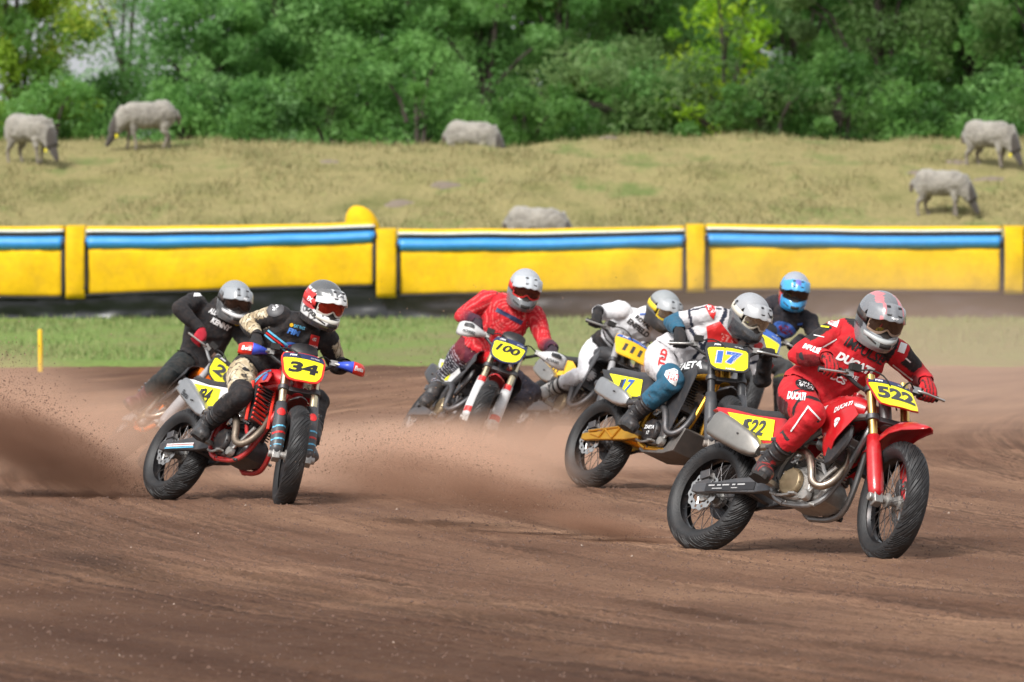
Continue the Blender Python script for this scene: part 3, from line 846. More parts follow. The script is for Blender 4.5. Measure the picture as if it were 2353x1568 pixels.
def wheel(root, rear, ax, rimcol=None, hubm=None, M=None):
    w = empty('rear_wheel' if rear else 'front_wheel', ax, root)
    w.matrix_basis = (M if M is not None else Matrix()) @ Matrix.Translation(ax)
    link('tyre', TYRE_R if rear else TYRE_F, w)
    link('rim', RIM_R if rear else RIM_F, w)
    link('spokes', SPK_R if rear else SPK_F, w)
    mb = MB()
    if rear: prof = [(.012, -.13), (.022, -.128), (.022, -.09), (.058, -.085), (.058, -.06), (.05, -.055), (.05, -.03), (.033, -.022), (.033, .022), (.05, .03), (.05, .06), (.03, .07), (.022, .12), (.012, .125)]
    else: prof = [(.012, -.095), (.024, -.09), (.024, -.05), (.042, -.045), (.042, -.028), (.026, -.02), (.026, .02), (.042, .028), (.042, .045), (.024, .05), (.024, .09), (.012, .095)]
    mb.lathe(prof, (0, 0, 0), (0, 1, 0), 28, cap=True)
    mb.build('hub', hubm or ALU, w)
    d = link('brake_disc', DISC_R if rear else DISC_F, w); d.location = (0, -.09 if rear else .062, 0)
    if rear:
        mb = MB(); n = 46
        rg = lambda y, s_: [Vector(((.098 + (.006 if k % 2 else -.002) * s_) * math.cos(2 * math.pi * k / n / 1), y, (.098 + (.006 if k % 2 else -.002) * s_) * math.sin(2 * math.pi * k / n))) for k in range(n)]
        mb.rings([rg(.085, 1), rg(.091, 1)])
        mb.build('sprocket', ALUD, w)
    return w

def rounded(poly, it=1):
    for _ in range(it):
        o = []
        for i in range(len(poly)):
            a, b = poly[i], poly[(i + 1) % len(poly)]
            o += [(a[0] * .8 + b[0] * .2, a[1] * .8 + b[1] * .2), (a[0] * .2 + b[0] * .8, a[1] * .2 + b[1] * .8)]
        poly = o
    return poly

def shell_side(name, poly, yf, th, m, root, nx=14):
    """curved side panel: polygon in x,z filled with a grid, y = yf(x,z)"""
    bm = bmesh.new()
    vs = [bm.verts.new((x, 0, z)) for x, z in poly]
    bm.faces.new(vs)
    xs_ = [p[0] for p in poly]; zs_ = [p[1] for p in poly]
    for k in range(1, nx):
        x = min(xs_) + (max(xs_) - min(xs_)) * k / nx
        bmesh.ops.bisect_plane(bm, geom=bm.verts[:] + bm.edges[:] + bm.faces[:], plane_co=(x, 0, 0), plane_no=(1, 0, 0))
    for k in range(1, nx // 2):
        z = min(zs_) + (max(zs_) - min(zs_)) * k / (nx // 2)
        bmesh.ops.bisect_plane(bm, geom=bm.verts[:] + bm.edges[:] + bm.faces[:], plane_co=(0, 0, z), plane_no=(0, 0, 1))
    for v in bm.verts: v.co.y = yf(v.co.x, v.co.z)
    bmesh.ops.recalc_face_normals(bm, faces=bm.faces)
    s_ = 1 if yf(poly[0][0], poly[0][1]) > 0 else -1
    bm.normal_update()
    if sum(f.normal.y for f in bm.faces) * s_ < 0: bmesh.ops.reverse_faces(bm, faces=bm.faces)
    me = bpy.data.meshes.new(name); bm.to_mesh(me); bm.free()
    me.polygons.foreach_set('use_smooth', [True] * len(me.polygons))
    o = link(name, me, root, m)
    so = o.modifiers.new('solid', 'SOLIDIFY'); so.thickness = th; so.offset = -1
    b = o.modifiers.new('bevel', 'BEVEL'); b.width = .003; b.segments = 2; b.angle_limit = rad(50)
    return o

def motorcycle(S):
    """S: dict that says how this one looks"""
    x, y, psi, lean, steer = S['pose']
    T = pose_m(x, y, rad(psi), rad(lean), rad(steer), float(dirt_h(np.array([x]), np.array([y]))[0]) - .012)
    SM = steer_m(rad(steer))
    root = empty('motorcycle'); root.matrix_world = T
    tag(root, S['label'], 'motorcycle', 'racing motorcycles')
    body, frame_m = S['body'], S['frame']
    wheel(root, True, RA, hubm=S.get('hub', ALU))
    wheel(root, False, FA, hubm=S.get('hub', ALU), M=SM)
    def st(o):               # a part that turns with the handlebar
        if o is not None: o.matrix_basis = SM
        return o
    def shift(o, d=.10):
        o.matrix_basis = Matrix.Translation((d, 0, 0)); return o
    # ---------------- swingarm, chain, brake caliper
    mb = MB()
    for s_ in (-1, 1):
        yo = .118 * s_
        mb.rings([[Vector(p) + Vector((0, yo + w, 0)) for p, w in (((x_, 0, z_ - h), -.016), ((x_, 0, z_ - h), .016), ((x_, 0, z_ + h), .016), ((x_, 0, z_ + h), -.016))]
                  for (x_, z_, h) in ((-.055, .338, .022), (.0, .338, .03), (.10, .345, .030), (.28, .362, .044), (.46, .372, .050), (.60, .378, .04))])
    mb.box((.52, 0, .37), (.10, .21, .07)); mb.box((.36, 0, .352), (.05, .22, .045))
    sw = mb.build('swingarm', S.get('swing', ALU), root, bevel=.006)
    for (q_, w_, m_, z_, h_) in S.get('swing_marks', []): decal('sticker', bar_(1, 1), (q_, -.134, .338 + .055 * max(0, q_) + z_), (1, 0, .05), (-.05, 0, 1), m_, sw, width=w_, height=h_, off=.004 if m_ is INK else .006)
    if S.get('truss'):
        mb = MB()
        for (a, b) in (((.05, .355), (.16, .335)), ((.16, .335), (.2, .395)), ((.2, .395), (.31, .33)), ((.31, .33), (.38, .415)), ((.02, .375), (.42, .42))):
            mb.tube([(a[0], -.137, a[1]), (b[0], -.137, b[1])], .008, 6)
        mb.build('truss', S['swing'], root)
    mb = MB()
    mb.plate([(-.05, .375), (.05, .40), (.09, .385), (.08, .36), (-.04, .352)], -.1, -.128)
    mb.box((.0, -.098, .43), (.075, .04, .05), Matrix.Rotation(-.3, 3, 'Y'))
    mb.build('brake_caliper', ALUD, root, bevel=.004)
    mb = MB(); n = 60
    path = []
    for k in range(n):
        t = k / n
        if t < .4: q = t / .4; path.append((.56 * q, .335 + .098 - .0 + q * (.40 + .035 - .433)))
        elif t < .5: a = 1.57 - (t - .4) / .1 * 3.14; path.append((.56 + .035 * math.cos(a), .40 + .035 * math.sin(a)))
        elif t < .85: q = (t - .5) / .35; path.append((.56 * (1 - q), .365 + q * (.237 - .365)))
        else: a = -1.57 - (t - .85) / .15 * 3.14; path.append((.098 * math.cos(a), .335 + .098 * math.sin(a)))
    for (cx_, cz_), (dx_, dz_) in zip(path, path[1:] + path[:1]):
        a = math.atan2(dz_ - cz_, dx_ - cx_)
        mb.box(((cx_ + dx_) / 2, .088, (cz_ + dz_) / 2), (math.hypot(dx_ - cx_, dz_ - cz_) * .9, .016, .013), Matrix.Rotation(-a, 3, 'Y'))
    mb.build('chain', ALUD, root)
    # ---------------- frame
    mb = MB()
    for s_ in (-1, 1):
        mb.tube([(1.12, .02 * s_, .86), (.96, .11 * s_, .80), (.76, .135 * s_, .67), (.63, .135 * s_, .54), (.60, .13 * s_, .39), (.64, .13 * s_, .30), (.72, .125 * s_, .27)], [.03, .03, .031, .031, .028, .02, .018], 10, 2, flat=1.0)
        mb.tube([(.70, .12 * s_, .272), (.88, .11 * s_, .262), (.99, .09 * s_, .30), (1.05, .06 * s_, .45), (1.085, .025 * s_, .68), (1.11, .01 * s_, .80)], [.017, .017, .018, .018, .019, .02], 10, 2)
        mb.tube([(1.03, .08 * s_, .40), (.97, .12 * s_, .46), (.93, .12 * s_, .52)], .013, 8, 1)
    mb.tube([fk(.50, 0, -.035), fk(.70, 0, -.035)], .036, 16)
    mb.box((.62, 0, .50), (.05, .25, .05))
    mb.build('frame', frame_m, root)
    mb = MB()
    for s_ in (-1, 1):
        mb.tube([(.60, .10 * s_, .72), (.30, .10 * s_, .745), (-.02, .06 * s_, .79)], .012, 8, 1)
        mb.tube([(.54, .11 * s_, .55), (.30, .10 * s_, .68), (.10, .08 * s_, .755)], .010, 8, 1)
    mb.build('subframe', S.get('sub', ALU), root)
    # shock and linkage
    mb = MB(); pts = []
    for k in range(7 * 12):
        a = k / 12 * 2 * math.pi; q = k / 84
        c = Vector((.55, 0, .42)).lerp(Vector((.61, 0, .66)), q)
        pts.append(c + Vector((.034 * math.cos(a), .034 * math.sin(a), 0)))
    mb.tube(pts, .006, 6); mb.tube([(.54, 0, .38), (.62, 0, .70)], .02, 10)
    mb.build('shock_absorber', S.get('spring', STEEL), root)
    # ---------------- engine
    em = S.get('engine', ALU)
    mb = MB()
    mb.plate(rounded([(.53, .32), (.50, .40), (.56, .50), (.70, .52), (.84, .46), (.90, .38), (.86, .30), (.70, .272), (.58, .28)]), -.105, .105, bev=.02)
    mb.plate(rounded([(.60, .30), (.57, .40), (.66, .49), (.80, .42), (.82, .32), (.72, .285)]), -.14, -.10, bev=.012)
    mb.plate(rounded([(.56, .34), (.56, .44), (.68, .47), (.80, .38), (.76, .31), (.64, .295)]), .10, .14, bev=.012)
    mb.box((.64, 0, .52), (.16, .14, .06)); mb.tube([(.52, -.11, .33), (.86, -.11, .27)], .012, 8)
    for k in range(7): mb.lathe([(0, -.012), (.0075, -.012), (.0075, 0), (0, 0)], (.69 + .118 * math.cos(k * .9), -.146, .385 + .118 * math.sin(k * .9)), (0, 1, 0), 6)
    shift(mb.build('crankcase', em, root, bevel=.004))
    mb = MB()
    ax_ = Vector((.28, 0, .96)).normalized(); c0 = Vector((.77, 0, .47)); R3 = Matrix.Rotation(.284, 3, 'Y')
    for k in range(6): mb.box(c0 + ax_ * (.03 + .018 * k), (.15 - .004 * k, .145, .009), R3)
    mb.box(c0 + ax_ * .07, (.11, .11, .15), R3)
    shift(mb.build('cylinder', em, root, bevel=.002))
    mb = MB()
    mb.box(c0 + ax_ * .19, (.15, .15, .075), R3); mb.box(c0 + ax_ * .245, (.125, .13, .05), R3)
    for s_ in (-1, 1): mb.lathe([(0, 0), (.03, 0), (.03, .03), (0, .03)], c0 + ax_ * .20 + Vector((0, -.105 if s_ < 0 else .075, 0)), (0, 1, 0), 16)
    mb.tube([c0 + ax_ * .18 + Vector((-.06, 0, 0)), c0 + ax_ * .20 + Vector((-.19, 0, .02))], [.034, .038], 14)
    shift(mb.build('cylinder_head', S.get('head', em), root, bevel=.006))
    mb = MB(); mb.lathe([(0, 0), (.07, 0), (.078, .006), (.085, .02), (.085, .03)], (.665, -.176, .385), (0, 1, 0), 40)
    for k in range(8): mb.lathe([(0, -.005), (.006, -.005), (.006, .004), (0, .004)], (.665 + .078 * math.cos(k * .785), -.168, .385 + .078 * math.sin(k * .785)), (0, 1, 0), 6)
    cc = shift(mb.build('clutch_cover', S.get('clutch', BRONZE), root))
    if S.get('clutch_text'):
        for i, tx in enumerate(S['clutch_text']): decal('lettering', (tx, 0, .03), (.665, -.1775, .405 - .042 * i), (1, 0, 0), (0, 0, 1), PAPER, cc, height=.026)
    mb = MB(); mb.lathe([(0, 0), (.065, 0), (.074, -.01), (.078, -.03)], (.68, .168, .375), (0, 1, 0), 32)
    shift(mb.build('ignition_cover', em, root))
    mb = MB(); mb.lathe([(0, 0), (.028, 0), (.034, .012), (.034, .035)], (.80, -.165, .315), (0, 1, 0), 20); mb.tube([(.80, -.15, .315), (.86, -.13, .40), (.95, -.12, .50)], .012, 8, 2)
    shift(mb.build('water_pump', S.get('head', em), root))
    for pts_, r_ in (([(.84, -.09, .50), (.93, -.12, .57), (.93, -.13, .60)], .012), ([(.80, .1, .53), (.90, .12, .62), (.91, .12, .66)], .012), ([(.60, -.10, .58), (.50, -.12, .66), (.38, -.11, .70)], .007), ([(.70, .08, .64), (.88, .06, .80), (.98, .03, .86)], .006),
                     ([(.62, -.125, .50), (.74, -.15, .54), (.86, -.13, .52)], .006), ([(.58, -.14, .36), (.50, -.15, .44), (.46, -.14, .56)], .005)):
        mb = MB(); mb.tube(pts_, r_, 8, 2); shift(mb.build('hose', BLKR, root))
    if S.get('skid'):
        mb = MB(); mb.plate([(.54, .26), (.56, .32), (.60, .27), (.82, .262), (.96, .44), (1.0, .42), (.93, .26), (.82, .235), (.58, .24)], -.125, .125)
        shift(mb.build('skid_plate', S['skid'], root, bevel=.006))
    # ---------------- exhaust
    mb = MB()
    mb.tube([(.93, -.02, .645), (1.0, -.03, .635), (1.06, -.06, .55), (1.07, -.11, .43), (1.02, -.155, .36), (.95, -.175, .38), (.92, -.175, .46), (.85, -.165, .56), (.66, -.145, .60), (.52, -.145, .595), (.41, -.155, .585)], [.021, .022, .023, .023, .023, .024, .025, .025, .025, .025, .026], 14, 2)
    mb.build('exhaust_pipe', S.get('pipe', HEAT), root)
    mb = MB()
    sx = S.get('can', [(.42, .59, .028), (.38, .60, .05), (.30, .62, .062), (.11, .68, .064), (.04, .705, .060), (.015, .712, .04)])
    sweep(mb, [((q[0], -.165, q[1]), q[2] * .74, q[2]) for q in sx], 20, 4.2)
    can = mb.build('silencer', S.get('canm', TITAN), root, smooth=40)
    mb = MB(); e0 = sx[-1]
    sweep(mb, [((e0[0] + .012, -.165, e0[1] - .004), e0[2] * .9, e0[2] * 1.1), ((e0[0] - .004, -.165, e0[1]), e0[2] * .72, e0[2] * .8)], 18, 3)
    mb.lathe([(.02, 0), (.026, 0), (.026, -.03), (.02, -.03)], (e0[0] - .005, -.165, e0[1]), (1, 0, -.3), 18, closed=True)
    mb.build('end_cap', S.get('capm', ALUD), can)
    mb = MB(); mb.box((.24, -.125, .715), (.035, .05, .09)); mb.tube([(.28, -.225, .645), (.28, -.11, .67)], .006, 6)
    mb.build('bracket', ALUD, can)
    if S.get('can_text'): decal('lettering', S['can_text'], (.16, -.165, .69), (1, 0, -.40), (.36, 0, 1), S.get('can_ink', INK), can, height=.04, off=.006, bvh=bvh_of(can))
    # ---------------- seat, tank, tail
    mb = MB()
    sweep(mb, [((.80, 0, .83), .10, .035), ((.70, 0, .815), .11, .045), ((.52, 0, .795), .125, .045), ((.30, 0, .80), .13, .045), ((.10, 0, .83), .12, .042), ((-.02, 0, .85), .10, .03), ((-.06, 0, .855), .07, .012)], 18, 3)
    mb.build('seat', S.get('seat', SEAT), root, smooth=50)
    mb = MB()
    sweep(mb, [((.68, 0, .80), .11, .05), ((.80, 0, .835), .135, .075), ((.92, 0, .865), .15, .085), ((1.02, 0, .875), .13, .075), ((1.09, 0, .87), .08, .05)], 18, 2.8)
    mb.lathe([(0, .05), (.032, .05), (.036, .03), (.036, 0)], (.92, 0, .935), (.1, 0, 1), 20)
    tk = mb.build('fuel_tank', S.get('tank', body), root, smooth=50)
    if S.get('tank_text'):
        decal('lettering', S['tank_text'], (.93, -.15, .875), (.98, 0, .15), (-.15, 0, 1), PAPER, tk, height=.055, bvh=bvh_of(tk))
    mb = MB()
    sweep(mb, [((.34, 0, .775), .115, .018), ((.14, 0, .80), .115, .022), ((-.02, 0, .83), .10, .024), ((-.12, 0, .845), .085, .016), ((-.165, 0, .845), .06, .006)], 16, 2.6)
    mb.build('rear_fender', S.get('tail', body), root, smooth=50)
    sp = [(.66, .72), (.54, .775), (.30, .79), (.06, .83), (-.06, .84), (-.02, .79), (.10, .72), (.30, .61), (.52, .58)]
    for s_ in (-1, 1):
        o = shell_side('side_panel', sp, lambda a, b, s_=s_: s_ * (.128 + .012 * math.sin((a + .1) * 4)), .006, S.get('panel', body), root)
        o['label'] = ('right' if s_ < 0 else 'left') + ' side panel under the seat'
        npoly = [(.47, .765), (.04, .81), (.16, .72), (.38, .635), (.50, .635)]
        cx_, cz_ = .29, .72
        rt = Vector((-s_ * 1.0, 0, 0)); 
        bvs = bvh_of(o)
        pl = decal('number_field', [[((px - cx_) * -s_, pz - cz_) for px, pz in npoly]], (cx_, s_ * .14, cz_), (-s_, 0, 0), (0, 0, 1), S['plate_m'], o, width=.44, off=.004, bvh=bvs)
        if S['num']: decal('number', (S['num'], .2, .03), (cx_ + .02, s_ * .14, cz_ - .005), (-s_, 0, s_ * .06), (0, 0, 1), S.get('num_m', INKG), o, height=.095, width=S.get('side_w', .19), off=.008, bvh=bvs)
    # ---------------- radiators and shrouds
    for s_ in (-1, 1):
        mb = MB(); mb.box((1.0, .125 * s_, .66), (.035, .11, .26), Matrix.Rotation(-.28, 3, 'Y'))
        for k in range(12): mb.box((1.02 - .078 * 0 + (.66 - (.55 + .02 * k)) * .0 + .0, .125 * s_, .55 + .02 * k), (.05, .10, .004), Matrix.Rotation(-.28, 3, 'Y'))
        rd = mb.build('radiator', ALUD, root)
        if S.get('slats'):
            for k in range(8):
                z_ = .54 + .033 * k; mb = MB()
                mb.box((1.045 - (z_ - .66) * .29, .135 * s_, z_), (.012, .15, .016), Matrix.Rotation(-.1, 3, 'Y') @ Matrix.Rotation(s_ * -.35, 3, 'Z'))
                mb.build('slat', S['slats'], rd, bevel=.003)
            mb = MB()
            for yy in (.055, .205):
                mb.tube([(1.08 + .02 - (yy - .055) * .35, yy * s_, .52), (1.0 - (yy - .055) * .35, yy * s_, .80)], .011, 8)
            mb.build('guard_frame', S['slats'], rd)
    kind = S.get('shroud', 'swept')
    if kind == 'swept':
        pol = [(.66, .80), (.84, .90), (.98, .925), (1.12, .86), (1.20, .78), (1.13, .70), (1.02, .56), (.95, .55), (.93, .66), (.84, .74), (.72, .76)]
        yf = lambda a, b, s_: s_ * (.13 + .09 * max(0, min(1, (a - .72) / .36)) ** 1.2 - .06 * max(0, (b - .84) / .1) - .05 * max(0, (.62 - b) / .1))
    elif kind == 'box':
        pol = [(.86, .78), (1.10, .86), (1.14, .80), (1.08, .56), (1.0, .38), (.82, .52), (.84, .66)]
        yf = lambda a, b, s_: s_ * (.15 + .05 * max(0, min(1, (a - .85) / .25)))
    else:
        pol = [(.70, .80), (.86, .895), (1.02, .91), (1.14, .85), (1.12, .80), (.98, .80), (.90, .70), (.80, .72)]
        yf = lambda a, b, s_: s_ * (.13 + .07 * max(0, min(1, (a - .75) / .35)) - .05 * max(0, (b - .85) / .08))
    for s_ in (-1, 1):
        o = shell_side('radiator_shroud', pol, lambda a, b, s_=s_: yf(a, b, s_), .006, S.get('shroud_m', body), root, 16)
        bvs = bvh_of(o)
        for (shape, cx_, cz_, w_, ang, m_) in S.get('shroud_marks', []):
            decal('lettering' if isinstance(shape, tuple) else 'emblem', shape, (cx_, s_ * .2, cz_), (-s_ * math.cos(ang), 0, math.sin(ang) * 1), (s_ * math.sin(ang), 0, math.cos(ang)), m_, o, width=w_, off=.004, bvh=bvs)
    if kind == 'swept':
        for s_ in (-1, 1):
            mb = MB(); mb.plate(rounded([(1.14, .74), (1.16, .64), (1.06, .50), (1.0, .48), (.99, .60), (1.04, .72)]), s_ * .185, s_ * .155, bev=.012)
            mb.build('air_scoop', BLKP, root)
    # ---------------- foot controls
    for s_ in (-1, 1):
        mb = MB(); mb.box((.65, .20 * s_, .355), (.05, .10, .018)); mb.tube([(.65, .12 * s_, .36), (.65, .17 * s_, .357)], .014, 8)
        for k in range(4): mb.box((.632 + .012 * k, .20 * s_, .368), (.004, .09, .012))
        mb.build('foot_peg', ALU, root)
    mb = MB(); mb.tube([(.62, -.15, .32), (.74, -.19, .29), (.84, -.20, .30)], .009, 8, 1); mb.box((.855, -.20, .302), (.05, .035, .012))
    mb.build('brake_pedal', ALU, root)
    mb = MB(); mb.tube([(.72, .15, .33), (.84, .18, .37)], .008, 8); mb.tube([(.84, .16, .37), (.84, .22, .37)], .010, 8)
    mb.build('gear_lever', ALU, root)
    # ---------------- fork
    for s_ in (-1, 1):
        mb = MB(); mb.tube([fk(.26, .105 * s_), fk(.80, .105 * s_)], .0265, 20)
        st(mb.build('fork_tube', S.get('tube', GOLD), root))
        mb = MB(); mb.tube([fk(-.03, .105 * s_), fk(.05, .105 * s_), fk(.28, .105 * s_)], [.022, .021, .021], 16)
        mb.box(fk(-.005, .105 * s_), (.06, .05, .075), Matrix.Rotation(-rad(25), 3, 'Y'))
        mb.lathe([(0, 0), (.024, 0), (.024, .05), (0, .05)], fk(0, .13 * s_ - .025), (0, 1, 0), 16)
        st(mb.build('fork_leg', S.get('leg', ALU), root, bevel=.005))
        if not S.get('noguard'):
            mb = MB(); rings = []
            for (t_, w_) in ((-.0, .026), (.04, .040), (.12, .043), (.30, .040), (.40, .034)):
                c = fk(t_, .105 * s_)
                rings.append([c + FWDS * (w_ * math.cos(a)) + Vector((0, w_ * math.sin(a), 0)) for a in [-2.0 + 4.0 * k / 12 for k in range(13)]])
            mb.rings(rings, False, 0, closed=False)
            g = mb.build('fork_guard', S.get('guard', body), root, smooth=50)
            q = g.modifiers.new('solid', 'SOLIDIFY'); q.thickness = .004; q.offset = 1
            bvs = bvh_of(g)
            for (shape, t_, hgt, w_, m_) in S.get('guard_marks', []):
                rt = SAX if isinstance(shape, tuple) else Vector((0, 1, 0))
                u_ = Vector((0, 1, 0)) if isinstance(shape, tuple) else SAX
                if isinstance(shape, tuple): decal('lettering', shape, fk(t_, .105 * s_, .06), SAX, SAX.cross(FWDS) * 1, m_, g, width=w_, height=hgt, off=.007, bvh=bvs)
                else: decal('stripe', shape, fk(t_, .105 * s_, .06), Vector((0, 1, 0)), SAX, m_, g, width=w_, height=hgt, off=.0065, bvh=bvs)
            st(g)
    mb = MB()
    for t_ in (.52, .71):
        for s_ in (-1, 1): mb.lathe([(.0265, -.018), (.038, -.018), (.038, .018), (.0265, .018)], fk(t_, .105 * s_), SAX, 20, closed=True)
        mb.box(fk(t_, 0, -.012), (.055, .17, .032), Matrix.Rotation(-rad(25), 3, 'Y'))
    mb.box(fk(.75, 0, -.01), (.05, .10, .07), Matrix.Rotation(-rad(25), 3, 'Y'))
    st(mb.build('triple_clamp', S.get('clamp', ALUD), root, bevel=.004))
    mb = MB(); mb.plate(rounded([(1.36, .47), (1.40, .50), (1.43, .44), (1.40, .38), (1.36, .40)]), .045, .085); mb.tube([fk(.12, .13), fk(.5, .14), fk(.72, .10, .03)], .005, 6, 1)
    st(mb.build('front_brake_caliper', ALUD, root, bevel=.004))
    # ---------------- front fender
    ff = S.get('ffender', 'short')
    mb = MB()
    if ff == 'beak':
        secs = [(1.02, .60, .05, .0), (1.10, .68, .065, .03), (1.20, .745, .085, .10), (1.32, .785, .095, .10), (1.45, .80, .092, .075), (1.58, .79, .08, .055), (1.70, .765, .058, .035), (1.77, .745, .02, .01)]
    else:
        secs = [(1.12, .70, .05, .0), (1.22, .745, .065, .02), (1.32, .765, .068, .03), (1.42, .76, .05, .025), (1.46, .75, .025, .01)]
    rings = []
    for (x_, z_, w_, dr) in secs:
        rings.append([Vector((x_, w_ * q, z_ - dr * (abs(q) ** 2.2) * 1.1)) for q in [-1 + k / 6 for k in range(13)]])
    mb.rings(rings, False, 0, closed=False)
    o = mb.build('front_fender', S.get('fender_m', body), root, smooth=60); q = o.modifiers.new('solid', 'SOLIDIFY'); q.thickness = .006; st(o)
    # ---------------- handlebar and controls
    hw = .37; gz = 1.06
    mb = MB()
    pts = [(1.02, -hw, gz), (1.045, -.24, gz + .012), (1.085, -.14, 1.0), (1.10, -.07, .985), (1.10, .07, .985), (1.085, .14, 1.0), (1.045, .24, gz + .012), (1.02, hw, gz)]
    mb.tube(pts, .0125, 10, 2)
    st(mb.build('handlebar', S.get('bar', BLKP), root))
    if S.get('pad'):
        mb = MB(); mb.tube([(1.075, -.15, 1.05), (1.075, .15, 1.05)], .026, 12)
        pd = st(mb.build('bar_pad', S['pad'], root))
        decal('lettering', ('RENTHAL', 0, .03), (1.075, 0, 1.052), (0, 1, 0), (-.5, 0, .85), PAPER, pd, width=.26, height=.03, off=.03)
    for s_ in (-1, 1):
        mb = MB(); mb.tube([(1.018, s_ * (hw + .01), gz), (1.033, s_ * .255, gz + .008)], .0175, 12); mb.lathe([(0, -.006), (.026, -.006), (.028, 0), (.026, .006), (0, .006)], (1.034, s_ * .255, gz + .008), (0, 1, 0), 14)
        st(mb.build('grip', S.get('grip', BLKR), root))
        mb = MB(); mb.box((1.06, s_ * .215, gz + .01), (.04, .05, .035)); mb.tube([(1.075, s_ * .225, gz + .005), (1.10, s_ * .26, gz), (1.085, s_ * .33, gz - .005), (1.07, s_ * .40, gz - .01)], [.009, .008, .0065, .008], 8, 1)
        st(mb.build('lever', STEEL if S.get('silver_lever') else ALU, root))
    mb = MB(); mb.box((1.085, -.19, gz + .045), (.05, .06, .04)); mb.tube([(1.08, -.18, gz + .03), (1.14, -.10, gz + .05), (1.2, -.02, gz + .0), (1.21, .05, .90)], .005, 6, 2)
    st(mb.build('brake_cable', BLKR, root)); mb = MB()
    mb.tube([(1.07, .2, gz + .01), (1.16, .12, gz + .04), (1.19, .04, .98), (1.12, .03, .88)], .005, 6, 2)
    st(mb.build('clutch_cable', BLKR, root))
    if S.get('handguard'):
        for s_ in (-1, 1):
            mg, m2, txt, ink = S['handguard']
            pol = [(.20, -.005), (.215, .05), (.30, .075), (.40, .06), (.455, .015), (.44, -.045), (.36, -.07), (.26, -.05)]
            mb = MB(); rings = []
            for k in range(15):
                q = k / 14; yy = S.get('guard_y', .225) + S.get('guard_l', .205) * q
                xx = 1.07 + .075 * math.sin(min(1, q * 2.2) * 1.57) - .075 * max(0, q - .5) * 2 * max(0, q - .5) * 2
                h = (.015 + (S.get('guard_h', .05) - .015) * min(1, q * 1.7)) * (1 - .30 * max(0, (q - .82) / .18) ** 2)
                cz_ = gz + .004 - .012 * q
                rings.append([Vector((xx - .022 * abs(w_) ** 2, s_ * yy, cz_ + h * w_)) for w_ in (-1, -.6, -.2, .2, .6, 1)])
            mb.rings(rings, False, 0, closed=False)
            for i in range(len(mb.f)):
                mb.m[i] = 1 if (i // 5) > 7 else 0
            hg = mb.build('handguard', [mg, m2], root, smooth=50); so = hg.modifiers.new('solid', 'SOLIDIFY'); so.thickness = .008
            decal('lettering', (txt, .15, .03), (1.18, s_ * (.345 if m2 is mg else .375), gz - (.020 if m2 is mg else .006)), (0, 1, 0), (0, 0, 1), ink, hg, width=.058 if m2 is not mg else .10, off=.012, bvh=bvh_of(hg))
            if m2 is mg: decal('vent', [[(-.05, -.015), (-.045, .018), (.02, .028), (.05, .015), (.055, -.012)]], (1.18, s_ * .36, gz + .022), (0, 1, 0), (0, 0, 1), S['vent_m'], hg, width=.08, off=.011, bvh=bvh_of(hg))
            st(hg)
    if S.get('cap'):
        mb = MB(); mb.plate(rounded([(-.10, -.03), (-.09, .03), (-.04, .055), (.04, .055), (.09, .03), (.10, -.03), (.05, -.05), (-.05, -.05)]), 0, .035, ax=(fk(.84, 0, .02), Vector((0, 1, 0)), SAX), bev=.012)
        cp = st(mb.build('bar_cover', BLKP, root, smooth=50))
    # ---------------- number plate
    org = fk(S.get('plate_t', .66), 0, .085)
    right = Vector((0, 1, 0)); upv = (SAX + FWDS * -S.get('tilt', .35)).normalized()
    po = rounded(S['plate_poly'], 1)
    mb = MB(); rings = []
    PS = S.get('plate_scale', 1.17)
    def bend(px, pz, d): return org + right * (px * PS) + upv * (pz * PS) + right.cross(upv) * (d - 1.1 * px * px)
    def grid_plate(poly, d, th):
        """bent plate: columns across the outline"""
        xs_ = sorted(p[0] for p in poly); x0, x1 = xs_[0], xs_[-1]
        def span(xv):
            zz = []
            for (a, b) in zip(poly, poly[1:] + poly[:1]):
                if (a[0] - xv) * (b[0] - xv) <= 0 and a[0] != b[0]:
                    t = (xv - a[0]) / (b[0] - a[0]); zz.append(a[1] + (b[1] - a[1]) * t)
            return (min(zz), max(zz)) if zz else (0, 0)
        m_ = MB(); rr = []
        for k in range(25):
            xv = x0 + (x1 - x0) * (.002 + .996 * k / 24); lo, hi = span(xv)
            rr.append([bend(xv, lo, d), bend(xv, hi, d), bend(xv, hi, d - th), bend(xv, lo, d - th)])
        m_.rings(rr, True); return m_
    pl = grid_plate(po, 0, .008).build('number_plate', S['rim_m'], root, smooth=30)
    k_ = S.get('field_k', .9)
    zs_ = [p[1] for p in po]; z1 = S.get('band_z', .075)
    fld = [(p[0] * k_, min(p[1] * k_ - .002, z1)) for p in po]
    grid_plate(fld, .0025, .002).build('number_field', S['plate_m'], pl, smooth=30)
    xs_ = [p[0] for p in po]
    band = [(p[0] * .95, max(min(p[1] * .95, max(zs_) * .95), z1 + .003)) for p in po if p[1] * .95 > z1 - .03]
    if len(band) > 3: grid_plate(band, .0028, .002).build('top_band', S.get('band_m', NAVY), pl, smooth=30)
    def plate_text(nm, spec, px, pz, h, w, m_, d):
        vs, fs, w0, h0 = text_pts(*spec)
        vs, fs = subdiv2d([Vector((v.x * w / w0, v.y * h / h0)) for v in vs], fs, .03)
        me = bpy.data.meshes.new(nm); me.from_pydata([bend(px + v.x, pz + v.y, d) for v in vs], [], fs); me.validate()
        return link(nm, me, pl, m_)
    nz = S.get('num_z', -.02); nh, nw = S['num_h'], S['num_w']
    if S['num']:
      for q in S.get('outline', []):
          plate_text('number_outline', (S['num'], S.get('shear', 0), S.get('bold', .04) + q[0]), 0, nz, nh * q[1], nw * q[1], q[2], .0032 + .0004 * q[3])
